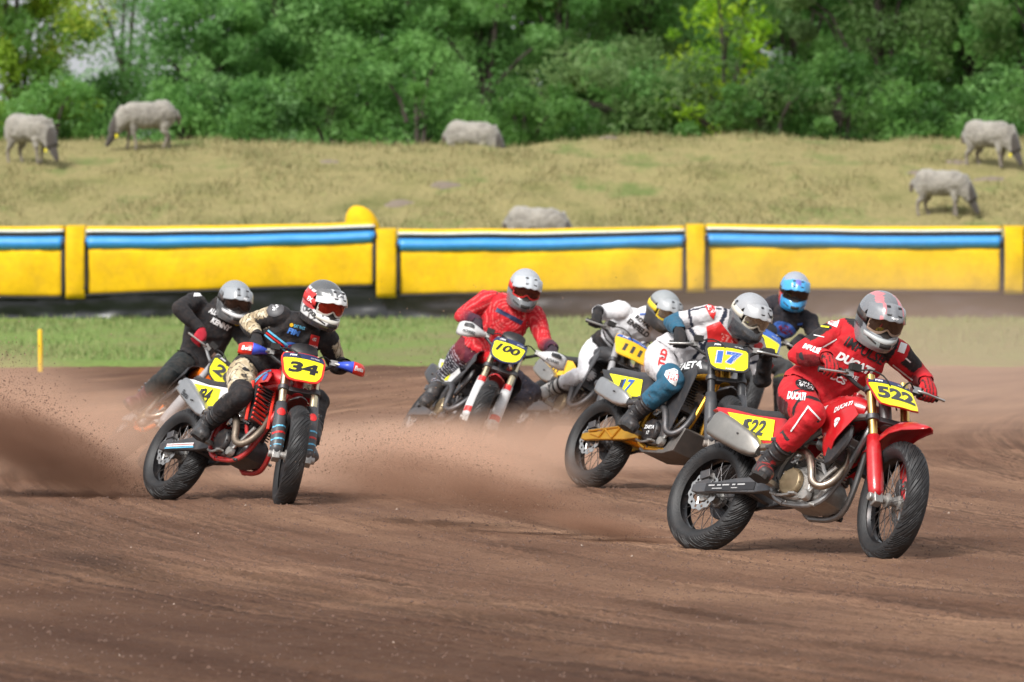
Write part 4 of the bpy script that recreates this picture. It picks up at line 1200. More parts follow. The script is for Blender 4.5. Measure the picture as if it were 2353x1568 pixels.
    if S['num']: plate_text('number', (S['num'], S.get('shear', 0), S.get('bold', .04), S.get('sp', 1.0)), 0, nz, nh, nw, S.get('num_m', INKG), .0045)
    if S.get('stars'):
        vs, fs = [], []
        for (sx_, sz_) in [(.018, .03), (.04, .032), (.062, .03), (.03, .02), (.052, .02), (.04, .004), (.05, .0), (.03, -.014), (.042, -.014), (.026, -.03), (.036, -.034), (.018, -.046), (.028, -.05), (.018, -.062)]:
            b0 = len(vs)
            vs += [bend(sx_ + (.0045 if i % 2 == 0 else .0018) * math.sin(i * .6283), sz_ + (.0045 if i % 2 == 0 else .0018) * math.cos(i * .6283), .0052) for i in range(10)]
            fs.append(tuple(range(b0, b0 + 10)))
        me = bpy.data.meshes.new('stars'); me.from_pydata(vs, [], fs); link('stars', me, pl, PAPER)
    ztop = max(zs_) * .95
    plate_text('lettering', ('FIM', .2, .04), S.get('fim_x', -.06), (z1 + ztop) / 2 + .001, .016, .042, PAPER, .005)
    plate_text('lettering', ('FLAT TRACK', .1, .02), -S.get('fim_x', -.06) + .006, (z1 + ztop) / 2 - .004, .009, .05, PAPER, .005)
    if S.get('plate_low'): plate_text('lettering', (S['plate_low'], 0, .03), 0, min(zs_) + .016, .014, .06, PAPER, .005)
    st(pl)
    bpy.context.view_layer.update()
    return root, T, SM

RED = mat('red_plastic', (.47, .010, .015), .3, coat=.4, dirt=.36)
DRED = mat('red_frame', (.42, .014, .016), .35, coat=.2, dirt=.4)
ORA = mat('orange_plastic', (.80, .17, .01), .35, dirt=.4)
WPL = mat('white_plastic', (.58, .58, .58), .4, dirt=.5)
GRY = mat('grey_plastic', (.055, .058, .064), .4, dirt=.25)
DGR = mat('charcoal_plastic', (.028, .029, .032), .42, dirt=.28)
GRT = mat('grey_guard', (.30, .30, .31), .4, dirt=.4)
GOLDF = mat('gold_frame', (.70, .36, .04), .3, .9, dirt=.25)
BLUH = mat('blue_plastic', (.04, .085, .55), .35, dirt=.15)
REDH = mat('bright_red_plastic', (.72, .03, .015), .35, dirt=.15)

SQ = [(-.13, .085), (-.118, .118), (.118, .118), (.13, .085), (.125, -.06), (.10, -.105), (-.10, -.105), (-.125, -.06)]
SH = [(-.12, .10), (-.10, .13), (.10, .13), (.12, .10), (.115, -.02), (.085, -.10), (0, -.14), (-.085, -.10), (-.115, -.02)]
def shield(w=1): return [[(-.5, .3), (-.3, .5), (.3, .5), (.5, .3), (.28, -.2), (0, -.5), (-.28, -.2)]]
def bar_(w=1, h=.3): return [[(-.5 * w, -.5 * h), (.5 * w, -.5 * h), (.5 * w, .5 * h), (-.5 * w, .5 * h)]]
def slant(h=.3): return [[(-.5, -.5 * h - .2), (.5, -.5 * h + .2), (.5, .5 * h + .2), (-.5, .5 * h - .2)]]
def ell(a=.5, b=.3): return [[(a * math.cos(q * .3927), b * math.sin(q * .3927)) for q in range(16)]]

BIKES = {}
BIKES['522'] = dict(pose=(1.158, 32.62, -49, 23.9, -21), num='522', swing_marks=[(.26, .40, INK, 0, .048)] + [(x_, w_, mat('grey_print', (.42, .42, .42), .5, dirt=.3), .010, .008) for x_, w_ in ((.11, .05), (.17, .03), (.225, .055), (.29, .025), (.35, .06))] + [(x_, w_, mat('grey_print', (.42, .42, .42), .5, dirt=.3), -.010, .005) for x_, w_ in ((.16, .08), (.30, .05))], label='red race motorcycle with yellow 522 plate and beaked front fender, nearest to the camera',
    body=RED, frame=mat('grey_frame', (.25, .25, .25), .4, .7, dirt=.3), swing=mat('swingarm_grey', (.13, .13, .135), .38, .8, dirt=.25), tube=GOLD, guard=RED, plate_m=PYEL, rim_m=RED,
    plate_poly=[(-.125, .10), (-.11, .125), (.11, .125), (.125, .10), (.12, -.03), (.10, -.12), (-.10, -.12), (-.12, -.03)], tilt=.5, num_h=.11, num_w=.205, num_z=-.005, shear=.15, bold=.05, sp=1.0, band_z=.078, ffender='beak', field_k=.96,
    canm=mat('matt_silencer', (.36, .34, .31), .42, .9, dirt=.15), seat=SEAT, silver_lever=True,
    can=[(.44, .565, .03), (.41, .575, .05), (.33, .605, .068), (.13, .68, .080), (.035, .715, .078), (.0, .73, .05)],
    shroud_marks=[(shield(), 1.04, .73, .06, 0, PAPER), (('SMG', .1, .04), 1.04, .738, .045, 0, RED), (('DUCATI', .15, .03), 1.05, .83, .16, .25, PAPER), (('STORE', .1, .03), .82, .83, .11, .2, PAPER)],
    guard_marks=[(('SPINOZA', .1, .03), .2, .03, .24, PAPER)], panel=RED)
BIKES['34'] = dict(pose=(-2.258, 38.49, -56, 25.3, -28.6), num='34', swing_marks=[(.22, .34, PAPER, .0, .022), (.22, .34, REDP, 0, .010), (.22, .36, LBLU, -.02, .008)], label='red framed motorcycle with yellow 34 plate and red and blue handguards',
    body=RED, frame=DRED, swing=DGR, tube=mat('pale_gold', (.72, .62, .42), .3, 1, dirt=.2), guard=GRY, plate_m=PYEL, rim_m=REDH, clutch=BLKP, engine=ALUD, head=ALU, pipe=mat('dirty_pipe', (.22, .18, .14), .5, .8, dirt=.5),
    plate_poly=[(-.13, .10), (-.115, .125), (.115, .125), (.13, .10), (.12, -.06), (.075, -.135), (-.075, -.135), (-.12, -.06)], num_h=.10, num_w=.175, num_z=-.012, shear=.12, bold=.05, num_m=INK, band_z=.072,
    handguard=(BLUH, REDH, 'Beta', PAPER), vent_m=INK, slats=REDH, shroud='high', canm=mat('silver_silencer', (.45, .45, .45), .38, .9, dirt=.15), capm=mat('can_grey', (.40, .40, .41), .4, .8, dirt=.1), cap=True,
    can=[(.42, .575, .028), (.38, .595, .048), (.29, .64, .056), (.11, .73, .060), (.03, .77, .057), (.005, .78, .038)], guard_h=.042,
    shroud_marks=[(slant(.12), .92, .84, .22, .3, LBLU), (slant(.1), .98, .87, .2, .3, LBLU), (slant(.08), .95, .86, .2, .3, NAVY), (ell(.5, .4), 1.05, .84, .07, 0, BLUP)],
    guard_marks=[(ell(.5, .6), .31, .06, .05, REDP), (slant(.3), .20, .03, .075, LBLU), (slant(.3), .15, .035, .075, REDP), (slant(.3), .10, .03, .078, LBLU), (slant(.2), .055, .02, .078, LBLU)],
    can_text=('Beta', 0, .02), fender_m=BLKP, panel=mat('side_white', (.72, .72, .72), .4, dirt=.3), tail=REDH, side_w=.14, num_side=INK)
BIKES['17'] = dict(pose=(.617, 39.83, -54.7, 22.1, -30.4), num='17', label='charcoal motorcycle with gold swingarm and yellow plate reading a blue 17',
    body=DGR, frame=GOLDF, swing=GOLDF, truss=True, tube=DGR, leg=mat('sand_worn_leg', (.3, .27, .24), .5, .6, dirt=.5), guard=GRY, plate_m=PYEL, rim_m=DGR, clutch=BLKP, clutch_text=('ZAETA', '17'), engine=ALUD, head=ALU,
    plate_poly=[(-.135, .11), (-.12, .135), (.12, .135), (.135, .11), (.13, -.07), (.08, -.13), (-.08, -.13), (-.13, -.07)], num_h=.115, num_w=.165, num_z=-.01, shear=.15, bold=.06, num_m=BLUP, outline=[(.035, 1.13, REDP, 0), (.02, 1.07, PAPER, 1)], stars=True, band_z=.082, band_m=DGR,
    plate_low='ZAETA', tank_text=('ZAETA', .1, .03), shroud='box', canm=mat('silver_silencer', (.45, .45, .45), .38, .9, dirt=.15), hub=ALUD, pipe=ALUD, skid=mat('worn_skid', (.17, .16, .15), .5, .7, dirt=.4), fender_m=DGR, tail=GRY, seat=mat('grey_seat', (.045, .045, .05), .6, dirt=.2), side_w=.15)
BIKES['100'] = dict(engine=ALUD, pipe=ALUD, head=ALUD, pose=(-.702, 45.38, -72.4, 32, -24.4), num='100', label='motorcycle with white handguards, white fork guards and yellow 100 plate, in the dust',
    body=RED, frame=ALUD, swing=ALUD, tube=mat('pale_gold', (.72, .62, .42), .3, 1, dirt=.2), guard=WPL, plate_m=PYEL, rim_m=NAVY, plate_poly=SH, num_h=.085, num_w=.165, num_z=.015, shear=.2, bold=.045, num_m=INK, band_z=.078,
    handguard=(WPL, WPL, 'ACERBIS', INK), guard_h=.062, guard_y=.205, guard_l=.245, vent_m=INK, shroud='swept', shroud_m=BLKP, canm=ALUD, guard_marks=[(bar_(1, .6), .375, .05, .075, REDP), (('SSR', .1, .05), .28, .05, .16, REDP), (bar_(1, .6), .07, .05, .07, REDP)], fender_m=RED, tail=WPL, panel=WPL, cap=True)
BIKES['20'] = dict(pose=(-2.933, 44.36, -76, 45.2, -5.9), num='20', label='orange and grey motorcycle with yellow 20 plate leaning steeply behind the red framed one',
    body=ORA, frame=ORA, swing=ALU, tube=GRT, guard=GRT, plate_m=PYEL, rim_m=DGR, plate_poly=SH, num_h=.115, num_w=.15, num_z=0, shear=.1, bold=.05, num_m=INKG, band_z=.082, band_m=DGR, shroud_m=BLKP, tail=WPL, panel=ORA,
    pad=mat('brown_pad', (.12, .065, .045), .7, dirt=.2), bar=mat('grey_bar', (.3, .3, .3), .4, .8, dirt=.2), fender_m=ORA)
BIKES['111'] = dict(pose=(.18, 46.2, -66, 29, -9), num='111', label='black motorcycle with amber plate reading 111 and blue top edge, half hidden by dust',
    body=DGR, frame=BLKP, swing=DGR, tube=GRT, guard=GRY, plate_m=PORG, rim_m=PORG, plate_poly=SQ, num_h=.085, num_w=.16, num_z=-.01, shear=.25, bold=.05, num_m=INKG, band_z=.078, band_m=BLUP, shroud='box', fender_m=BLKP, engine=ALUD, pipe=ALUD, panel=PORG, plate_t=.64)
BIKES['blue'] = dict(pose=(1.432, 48.88, -71.2, 30.1, -6.8), num='', label='grey motorcycle with yellow and blue front plate, mostly hidden behind the rider in white',
    body=GRY, frame=ALUD, swing=ALUD, tube=GRT, guard=GRY, plate_m=PYEL, rim_m=BLUP, plate_poly=SQ, num_h=.085, num_w=.13, num_z=-.02, bold=.05, band_z=.04, band_m=BLUP, shroud='high', fender_m=GRY, cap=True, shroud_m=RED)
BT = {}
for k, S in BIKES.items():
    BT[k] = motorcycle(S)
# ================================================================== riders
def ik(a, b, l1, l2, hint_px, bias):
    """middle joint between a and b; of all bends the one seen nearest hint_px (photo grid), else the one along bias"""
    d = b - a; L_ = d.length
    k = max(1.0, L_ / (l1 + l2) * 1.006); l1 *= k; l2 *= k
    x = (l1 * l1 - l2 * l2 + L_ * L_) / (2 * L_); r = math.sqrt(max(0, l1 * l1 - x * x))
    n = d.normalized(); u, v = frame_of(n); best = None
    for i in range(120):
        q = 2 * math.pi * i / 120; p = a + n * x + (u * math.cos(q) + v * math.sin(q)) * r
        sc = -(p - a - n * x).dot(bias) * 8
        if hint_px:
            h = p - EYEV; dd = h.dot(_fw); sx = 1176.5 + 13072 * h.x / dd; sy = 784 - 13072 * h.dot(_up) / dd
            sc += math.hypot(sx - hint_px[0], sy - hint_px[1]) * .12
        if best is None or sc < best[0]: best = (sc, p)
    return best[1]

def ell_ring(c, t, lat, w, d, n=20, e=2.3):
    lat = (lat - t * lat.dot(t)).normalized(); f = t.cross(lat)
    return [c + lat * x + f * y for (x, y) in sell(w, d, n, e)]

def blob(mb, c, ax, n=16, m=10):
    """ellipsoid; ax = three half axis vectors"""
    rings = []
    for k in range(1, m):
        q = -math.pi / 2 + math.pi * k / m
        rings.append([c + ax[2] * math.sin(q) + (ax[0] * math.cos(2 * math.pi * j / n) + ax[1] * math.sin(2 * math.pi * j / n)) * math.cos(q) for j in range(n)])
    mb.rings(rings)

def remesh(mb, vox, smooth=4, name='body'):
    o = mb.build(name, None, None, smooth=0)
    r = o.modifiers.new('r', 'REMESH'); r.mode = 'VOXEL'; r.voxel_size = vox; r.adaptivity = 0
    s = o.modifiers.new('s', 'SMOOTH'); s.factor = .5; s.iterations = smooth
    dg = bpy.context.evaluated_depsgraph_get(); dg.update()
    me = bpy.data.meshes.new_from_object(o.evaluated_get(dg))
    bpy.data.objects.remove(o)
    me.polygons.foreach_set('use_smooth', np.ones(len(me.polygons), bool))
    return me

CLOTH = cmat('race_cloth', .8, .8, 30, .24)
LEATH = cmat('boot_leather', .48, .3, 60, .4, 0, .5)
GLOVE = cmat('glove_cloth', .75, .3, 120, .2)
SKIN = mat('undersuit', (.02, .02, .022), .8, dirt=0)
FACE = mat('skin', (.45, .25, .18), .5, dirt=0)

def np_of(me):
    v = np.empty(len(me.vertices) * 3, np.float32); me.vertices.foreach_get('co', v)
    n = np.empty(len(me.vertices) * 3, np.float32); me.vertex_normals.foreach_get('vector', n) if hasattr(me, 'vertex_normals') else me.vertices.foreach_get('normal', n)
    return v.reshape(-1, 3), n.reshape(-1, 3)

def noise3(v, s, seed=0.0):
    return np.array([noise.noise(Vector((float(p[0]) * s + seed, float(p[1]) * s, float(p[2]) * s))) for p in v], np.float32)

def shell(name, me, mask, off, fold, fscale, root, m, cols, seed=0., stretch=None):
    """garment: the part of the body surface under mask, pushed outward and folded"""
    v, n = np_of(me)
    f = np.array([p.vertices[:] for p in me.polygons if len(p.vertices) == 4], np.int32)
    keep = mask[f].all(1); f = f[keep]
    ids = np.unique(f); mp = np.full(len(v), -1, np.int32); mp[ids] = np.arange(len(ids))
    vv = v[ids]; nn = n[ids]
    o_ = off[ids] if hasattr(off, '__len__') else off
    fo = fold[ids] if hasattr(fold, '__len__') else fold
    w = noise3(vv, fscale, seed) + .5 * noise3(vv, fscale * 2.3, seed + 9)
    ridge = 1 - 2 * np.abs(w)
    vv = vv + nn * (o_ + fo * (ridge * .6 + w * .4))[:, None]
    g = np_mesh(name, vv, mp[f])
    g.polygons.foreach_set('use_smooth', np.ones(len(g.polygons), bool))
    set_col(g, cols[ids])
    o = link(name, g, root, m)
    return o

def hand(mb, gc, gax, back, wrist):
    """fist closed round a grip: gc centre on the bar, gax along the bar outwards, back = direction from bar to wrist"""
    back = (back - gax * back.dot(gax)).normalized(); up = gax.cross(back)
    if up.z < 0: up = -up
    def at(s_, deg, r): a = rad(deg); return gc + gax * s_ + (back * math.cos(a) + up * math.sin(a)) * r
    for i, (s_, ln, r) in enumerate(((-.033, 1.0, .0098), (-.011, 1.08, .0104), (.012, 1.02, .0100), (.033, .86, .0088))):
        pts = [at(s_ * .9, 35, .05), at(s_, 62, .040), at(s_, 105, .034), at(s_, 150, .030), at(s_, 150 + 60 * ln, .028), at(s_, 150 + 95 * ln, .028)]
        mb.tube(pts, [.0105, r * 1.12, r * 1.06, r, r * .96, r * .82], 9, 1)
    kn = [at(s_, 52, .044) for s_ in (-.042, .040)]
    mid = (wrist + (kn[0] + kn[1]) / 2) / 2
    ax_ = ((kn[0] + kn[1]) / 2 - wrist).normalized()
    rings = [ell_ring(wrist, ax_, gax, .030, .022, 14), ell_ring(mid, ax_, gax, .040, .020, 14, 2.8), ell_ring(at(0, 42, .046), ax_, gax, .045, .016, 14, 3), ell_ring(at(0, 58, .043), ax_, gax, .043, .011, 14, 3)]
    mb.rings(rings)
    th = [wrist.lerp(mid, .7) - gax * .022, at(-.045, 10, .036), at(-.052, -50, .030), at(-.050, -100, .027), at(-.046, -130, .026)]
    mb.tube(th, [.017, .0145, .012, .011, .009], 9, 1)

def rider(R):
    key = R['bike']; root_b, T, SM = BT[key]
    S3 = T.to_3x3()
    fwd = S3 @ Vector((1, 0, 0)); left = S3 @ Vector((0, 1, 0)); bup = S3 @ Vector((0, 0, 1))
    pel = T @ Vector(R['pel'])
    ms_px = ((R['rsh'][0] + R['lsh'][0]) / 2, (R['rsh'][1] + R['lsh'][1]) / 2)
    TL = .47
    best = min((abs((P(*ms_px, pel.y - k * .01) - pel).length - TL), k) for k in range(-5, 46))
    my = pel.y - best[1] * .01
    ms = P(*ms_px, my)
    dsh = R.get('dsh', .0)
    rs, ls = P(*R['rsh'], my - dsh / 2), P(*R['lsh'], my + dsh / 2)
    half = (ls - rs) / 2
    k = .185 / half.length
    if k < 1: half *= k
    rs, ls = ms - half, ms + half
    lat = half.normalized()                     # towards the wearer's left
    spine = (ms - pel).normalized()
    chest = lat.cross(spine).normalized()       # out of the chest
    if chest.y > 0: chest = -chest if False else chest
    plat = (left * .75 + lat * .25).normalized()   # pelvis turned with the bike
    # helmet / head
    hc = P(*R['head'], my - R.get('hfwd', .10))
    # hands
    G = {}
    gax_r = (T @ SM).to_3x3() @ Vector((-.04, -1, 0)).normalized(); gax_l = (T @ SM).to_3x3() @ Vector((-.04, 1, 0)).normalized()
    grR = T @ SM @ Vector((1.024, -.315, 1.064)); grL = T @ SM @ Vector((1.024, .315, 1.064))
    scale = 1
    el = {}; wr = {}
    for nm, sh, gp, gax, hint, bias in (('r', rs, grR, gax_r, R.get('relb'), -lat * .5 + chest * -.2 + Vector((0, 0, .5))), ('l', ls, grL, gax_l, R.get('lelb'), lat * .5 + chest * -.2 + Vector((0, 0, .3)))):
        back = (sh - gp); back = (back - gax * back.dot(gax)).normalized()
        if hint:
            hv = P(*hint, gp.y + .08) - gp; hv = hv - gax * hv.dot(gax)
            if hv.length > .03: back = (back + hv.normalized() * 1.2).normalized()
        w = gp + back * .082 + (Vector((0, 0, 1)) - gax * gax.z).normalized() * .028
        wr[nm] = (w, gp, gax, back)
        el[nm] = ik(sh, w, .285, .26, hint, bias)
    # legs
    hipR, hipL = pel - plat * .095 - spine * .02, pel + plat * .095 - spine * .02
    out = {'r': -1, 'l': 1}
    kn, an, toe = {}, {}, {}
    an['r'] = T @ Vector(R.get('rfoot', (.61, -.225, .47)))
    fd = (fwd * 1.0 - left * R.get('rtoe', .35) - bup * .18).normalized(); toe['r'] = fd
    if 'lank' in R:
        p = T @ Vector((.75, .45, .2)); an['l'] = P(*R['lank'], p.y + R.get('lady', 0))
        toe['l'] = (fwd * 1.0 - left * .15 - Vector((0, 0, .35))).normalized()
    elif 'lfoot_out' in R:
        a, b = R['lfoot_out']; f2 = Vector((fwd.x, fwd.y, 0)).normalized(); l2 = Vector((left.x, left.y, 0)).normalized()
        an['l'] = Vector((T.translation.x, T.translation.y, 0)) + f2 * a + l2 * b + Vector((0, 0, .11)); toe['l'] = (f2 + l2 * .15).normalized()
    else:
        an['l'] = T @ Vector((.61, .225, .47)); toe['l'] = (fwd + left * .25 - bup * .18).normalized()
    kn['r'] = ik(hipR, an['r'], .43, .41, R.get('rknee'), fwd * .7 - left * .35 + bup * .3)
    kn['l'] = ik(hipL, an['l'], .43, .41, R.get('lknee'), fwd * .7 + left * .4 + bup * .3)

    # ---- skeleton to surface
    base = Vector((pel.x, pel.y, 0.0))
    mb = MB()
    t0 = (ms - pel)
    def sp(q, bow=0): return pel + t0 * q - chest * bow
    bw = R.get('bulk', 1.0)
    mb.rings([ell_ring(sp(-.22), spine, plat, .13, .11), ell_ring(sp(-.12), spine, plat, .165, .135), ell_ring(sp(.05, .02), spine, plat, .17 * bw, .135 * bw), ell_ring(sp(.25, .035), spine, (plat + lat).normalized(), .152 * bw, .120 * bw),
              ell_ring(sp(.45, .04), spine, lat, .160 * bw, .122 * bw), ell_ring(sp(.68, .03), spine, lat, .182 * bw, .132 * bw), ell_ring(sp(.86, .015), spine, lat, .185 * bw, .122 * bw), ell_ring(sp(.98, .0), spine, lat, .165, .095), ell_ring(sp(1.08, -.01), spine, lat, .10, .075)])
    nk = hc - ms
    mb.tube([sp(.9), ms + spine * .06 + nk * .2, ms + nk * .65, hc], [.085, .062, .055, .06], 14)
    # head with face
    Rh = head_rot(R['look'])
    hf, hl, hu = Rh @ Vector((1, 0, 0)), Rh @ Vector((0, 1, 0)), Rh @ Vector((0, 0, 1))
    blob(mb, hc - hu * .005, (hf * .098, hl * .074, hu * .115))
    blob(mb, hc + hf * .05 - hu * .07, (hf * .045, hl * .045, hu * .05))
    mb.tube([hc + hf * .085 + hu * .025, hc + hf * .108 - hu * .005, hc + hf * .118 - hu * .028, hc + hf * .09 - hu * .04], [.009, .012, .016, .01], 8)   # nose
    for s_ in (-1, 1): blob(mb, hc + hl * (.076 * s_) - hf * .01, (hf * .02, hl * .01, hu * .03), 10, 6)
    mb.tube([hc + hf * .084 - hl * .022 - hu * .072, hc + hf * .094 - hu * .070, hc + hf * .084 + hl * .022 - hu * .072], .008, 8)        # lips
    for nm, sh in (('r', rs), ('l', ls)):
        s_ = out[nm]
        w, gp, gax, back = wr[nm]
        blob(mb, sh - spine * .015 - lat * (.01 * s_), (lat * .075, spine * .075, chest * .07))
        mb.tube([sh - lat * (.05 * s_) - spine * .02, sh + (el[nm] - sh) * .15, sh + (el[nm] - sh) * .5, el[nm]], [.07, .070 * bw, .058 * bw, .050], 16)
        blob(mb, el[nm], (lat * .050, spine * .050, chest * .050), 12, 8)
        mb.tube([el[nm], el[nm].lerp(w, .3), el[nm].lerp(w, .7), w], [.049, .050, .040, .031], 16)
        hand(mb, gp, gax, back, w)
    for nm, hp in (('r', hipR), ('l', hipL)):
        k_, a_ = kn[nm], an[nm]
        mb.tube([hp + spine * .03, hp.lerp(k_, .25), hp.lerp(k_, .65), k_], [.10, .105, .085, .066], 18)
        sd = (k_ - hp).normalized(); sh_ = (a_ - k_).normalized(); fr = (sd - sh_).normalized()
        blob(mb, k_ + fr * .006, (fr * .068, sd.cross(sh_).normalized() * .064, fr.cross(sd.cross(sh_).normalized()) * .075), 14, 8)
        back_ = -(fr - sh_ * fr.dot(sh_)).normalized()
        mb.tube([k_, k_.lerp(a_, .28) + back_ * .014, k_.lerp(a_, .62) + back_ * .008, a_], [.064, .067, .056, .048], 16)
        td = toe[nm]; dn = (sh_ - td * sh_.dot(td)).normalized(); sl = td.cross(dn)
        hl_ = a_ + dn * .055 - td * .055
        mb.rings([[c + sl * x + dn * y for (x, y) in sell(w_, h_, 16, 2.8)] for (c, w_, h_) in ((hl_ - td * .012, .026, .03), (hl_, .036, .045), (hl_ + td * .06, .040, .052), (hl_ + td * .13 + dn * .012, .045, .042), (hl_ + td * .19 + dn * .02, .047, .032), (hl_ + td * .235 + dn * .024, .036, .024), (hl_ + td * .25 + dn * .026, .02, .014))])
        mb.tube([a_ - sh_ * .02, a_ + dn * .045], [.05, .045], 14)
    mb.v = [tuple(Vector(p) - base) for p in mb.v]
    me = remesh(mb, R.get('vox', .0085), 3)
    me.name = 'person'
    pid = link('person', me, None)
    pid.location = base
    me.materials.append(SKIN); me.materials.append(FACE)
    tag(pid, R['label'], 'person', 'riders')
    v, n = np_of(me)
    # ---- which limb each point belongs to
    segs = [('torso', pel + spine * .03, ms + spine * .05, .155), ('neck', ms + spine * .05, hc, .06), ('head', hc, hc + hu * .01, .11)]
    for nm, sh in (('r', rs), ('l', ls)):
        segs += [('uarm_' + nm, sh, el[nm], .055), ('farm_' + nm, el[nm], wr[nm][0], .042), ('hand_' + nm, wr[nm][0] + (wr[nm][1] - wr[nm][0]) * .15, wr[nm][1], .05)]
    for nm, hp in (('r', hipR), ('l', hipL)):
        segs += [('thigh_' + nm, hp, kn[nm], .088), ('shin_' + nm, kn[nm], an[nm], .056), ('foot_' + nm, an[nm], an[nm] + toe[nm] * .16 + (an[nm] - kn[nm]).normalized() * .05, .05)]
    D = []; TT = []
    for (nm, a, b, r_) in segs:
        a_ = np.array(a - base); d = np.array(b - a)
        t = np.clip(((v - a_) @ d) / (d @ d), 0, 1); D.append(np.linalg.norm(v - a_ - t[:, None] * d, axis=1) - r_); TT.append(t)
    D = np.array(D); TT = np.array(TT); lab = D.argmin(0); names = [s[0] for s in segs]
    L_ = np.array(names, dtype=object)[lab]; tv = TT[lab, np.arange(len(v))]
    ctx = dict(v=v, n=n, L=L_, t=tv, base=base, pel=pel - base, ms=ms - base, lat=np.array(lat), spine=np.array(spine), chest=np.array(chest), D=D, names=names)
    q = v - np.array(pel - base)
    ctx['up'] = q @ ctx['spine'] / TL            # 0 hips .. 1 shoulders
    ctx['side'] = (v - np.array(ms - base)) @ ctx['lat']     # + to the wearer's left
    ctx['front'] = (n @ ctx['chest'])
    # points seen on the photo grid
    wv = v + np.array(base) - np.array(EYEV)
    dd = wv @ np.array(_fw); ctx['px'] = 1176.5 + 13072 * wv[:, 0] / dd; ctx['py'] = 784 - 13072 * (wv @ np.array(_up)) / dd
    isin = lambda *a: np.isin(L_.astype(str), a)
    arm = isin('uarm_r', 'uarm_l', 'farm_r', 'farm_l'); legs = isin('thigh_r', 'thigh_l', 'shin_r', 'shin_l')
    torso = isin('torso'); up = ctx['up']
    ctx.update(arm=arm, legs=legs, torso=torso, isin=isin)
    jc, tc_ = R['colours'](ctx)
    jmask = (torso & (up > R.get('hem', .0))) | arm | (isin('neck') & (tv < .25))
    tmask = (torso & (up < .16)) | isin('thigh_r', 'thigh_l') | (isin('shin_r', 'shin_l') & (tv < .62))
    fold_j = np.where(arm, .010, .014).astype(np.float32); off_j = np.where(torso & (up < .2), .017, .008).astype(np.float32)
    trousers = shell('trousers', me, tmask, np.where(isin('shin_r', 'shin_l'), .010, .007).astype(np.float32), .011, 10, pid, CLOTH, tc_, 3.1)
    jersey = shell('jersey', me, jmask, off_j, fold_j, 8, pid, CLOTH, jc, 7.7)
    for nm in 'rl':
        bmask = isin('foot_' + nm) | (isin('shin_' + nm) & (tv > .42))
        bc = np.tile(np.array(R.get('boot', (.02, .02, .022))), (len(v), 1))
        if 'boot_fn' in R: bc = R['boot_fn'](ctx, nm, bc)
        bo = shell('boot', me, bmask, np.where(isin('shin_' + nm), .010, .007).astype(np.float32), .003, 16, pid, LEATH, bc, 1.3)
        # sole, shin plate and buckles
        td = toe[nm]; sh_ = (an[nm] - kn[nm]).normalized(); dn = (sh_ - td * sh_.dot(td)).normalized(); sl = td.cross(dn); hl_ = an[nm] + dn * .055 - td * .055 - base
        m2 = MB(); out_ = []
        for (q_, w_) in ((-.035, .02), (-.02, .036), (.06, .036), (.14, .048), (.20, .048), (.25, .03), (.268, .012)): out_.append((q_, w_))
        poly = [(q_, w_) for q_, w_ in out_] + [(q_, -w_) for q_, w_ in reversed(out_)]
        m2.rings([[hl_ + td * q_ + sl * w_ + dn * (dd_) for q_, w_ in poly] for dd_ in (.038, .062)])
        m2.build('sole', BLKR, bo)
        fr = (-dn.cross(sl)).normalized(); fr = td - sh_ * td.dot(sh_); fr.normalize(); sid = sh_.cross(fr)
        for (q_, w_) in ((.66, .052), (.80, .047), (.93, .044)):
            c = kn[nm].lerp(an[nm], q_) - base; m3 = MB()
            m3.rings([[c + sh_ * h + (fr * math.cos(a) + sid * math.sin(a)) * (w_ + .014) for a in [-2.2 + 4.4 * i / 14 for i in range(15)]] for h in (-.009, .009)], False, closed=False)
            o = m3.build('strap', R.get('strapm', BLKP), bo); s = o.modifiers.new('solid', 'SOLIDIFY'); s.thickness = .004
            sdo = -1 if nm == 'r' else 1
            m3 = MB(); cc = c + (sid * (1 if sid.dot(left) * sdo > 0 else -1)) * (w_ + .018)
            m3.box(cc, (.03, .03, .022)); m3.build('buckle', R.get('bucklem', ALUD), bo, bevel=.004)
        gmask = isin('hand_' + nm) | (isin('farm_' + nm) & (tv > .86))
        gc = np.tile(np.array(R.get('glove', (.015, .015, .017))), (len(v), 1))
        if 'glove2' in R:   # darker fourchettes between the fingers
            s_ = ((v + np.array(base) - np.array(wr[nm][1])) @ np.array(wr[nm][2]))
            gc = np.where((np.abs((s_ / .0225) % 1 - .5) < .16)[:, None] & isin('hand_' + nm)[:, None], np.array(R['glove2']), gc)
        shell('glove', me, gmask, .003, .0012, 30, pid, GLOVE, gc, 2.2)
    # the face shows skin behind the goggles
    fi = [p.index for p in me.polygons if L_[p.vertices[0]] == 'head']
    for i in fi: me.polygons[i].material_index = 1
    dm = pid.modifiers.new('thin', 'DECIMATE'); dm.ratio = .3
    hel = helmet(R, pid, hc - base, Rh)
    bpy.context.view_layer.update()
    info = dict(root=pid, base=base, jersey=jersey, trousers=trousers, helmet=hel)
    def press(o):
        vs = [x.co + base for x in o.data.vertices]
        return BVHTree.FromPolygons(vs, [tuple(p.vertices) for p in o.data.polygons])
    bv = {'j': press(jersey), 't': press(trousers)}
    for (wh, nm, shape, px, py, wpx, hpx, ang, m) in R.get('prints', []):
        garment_print(nm, shape, px, py, wpx, hpx, ang, m, jersey if wh == 'j' else trousers, bv[wh], base)
    if 'extra' in R: R['extra'](locals())
    return info

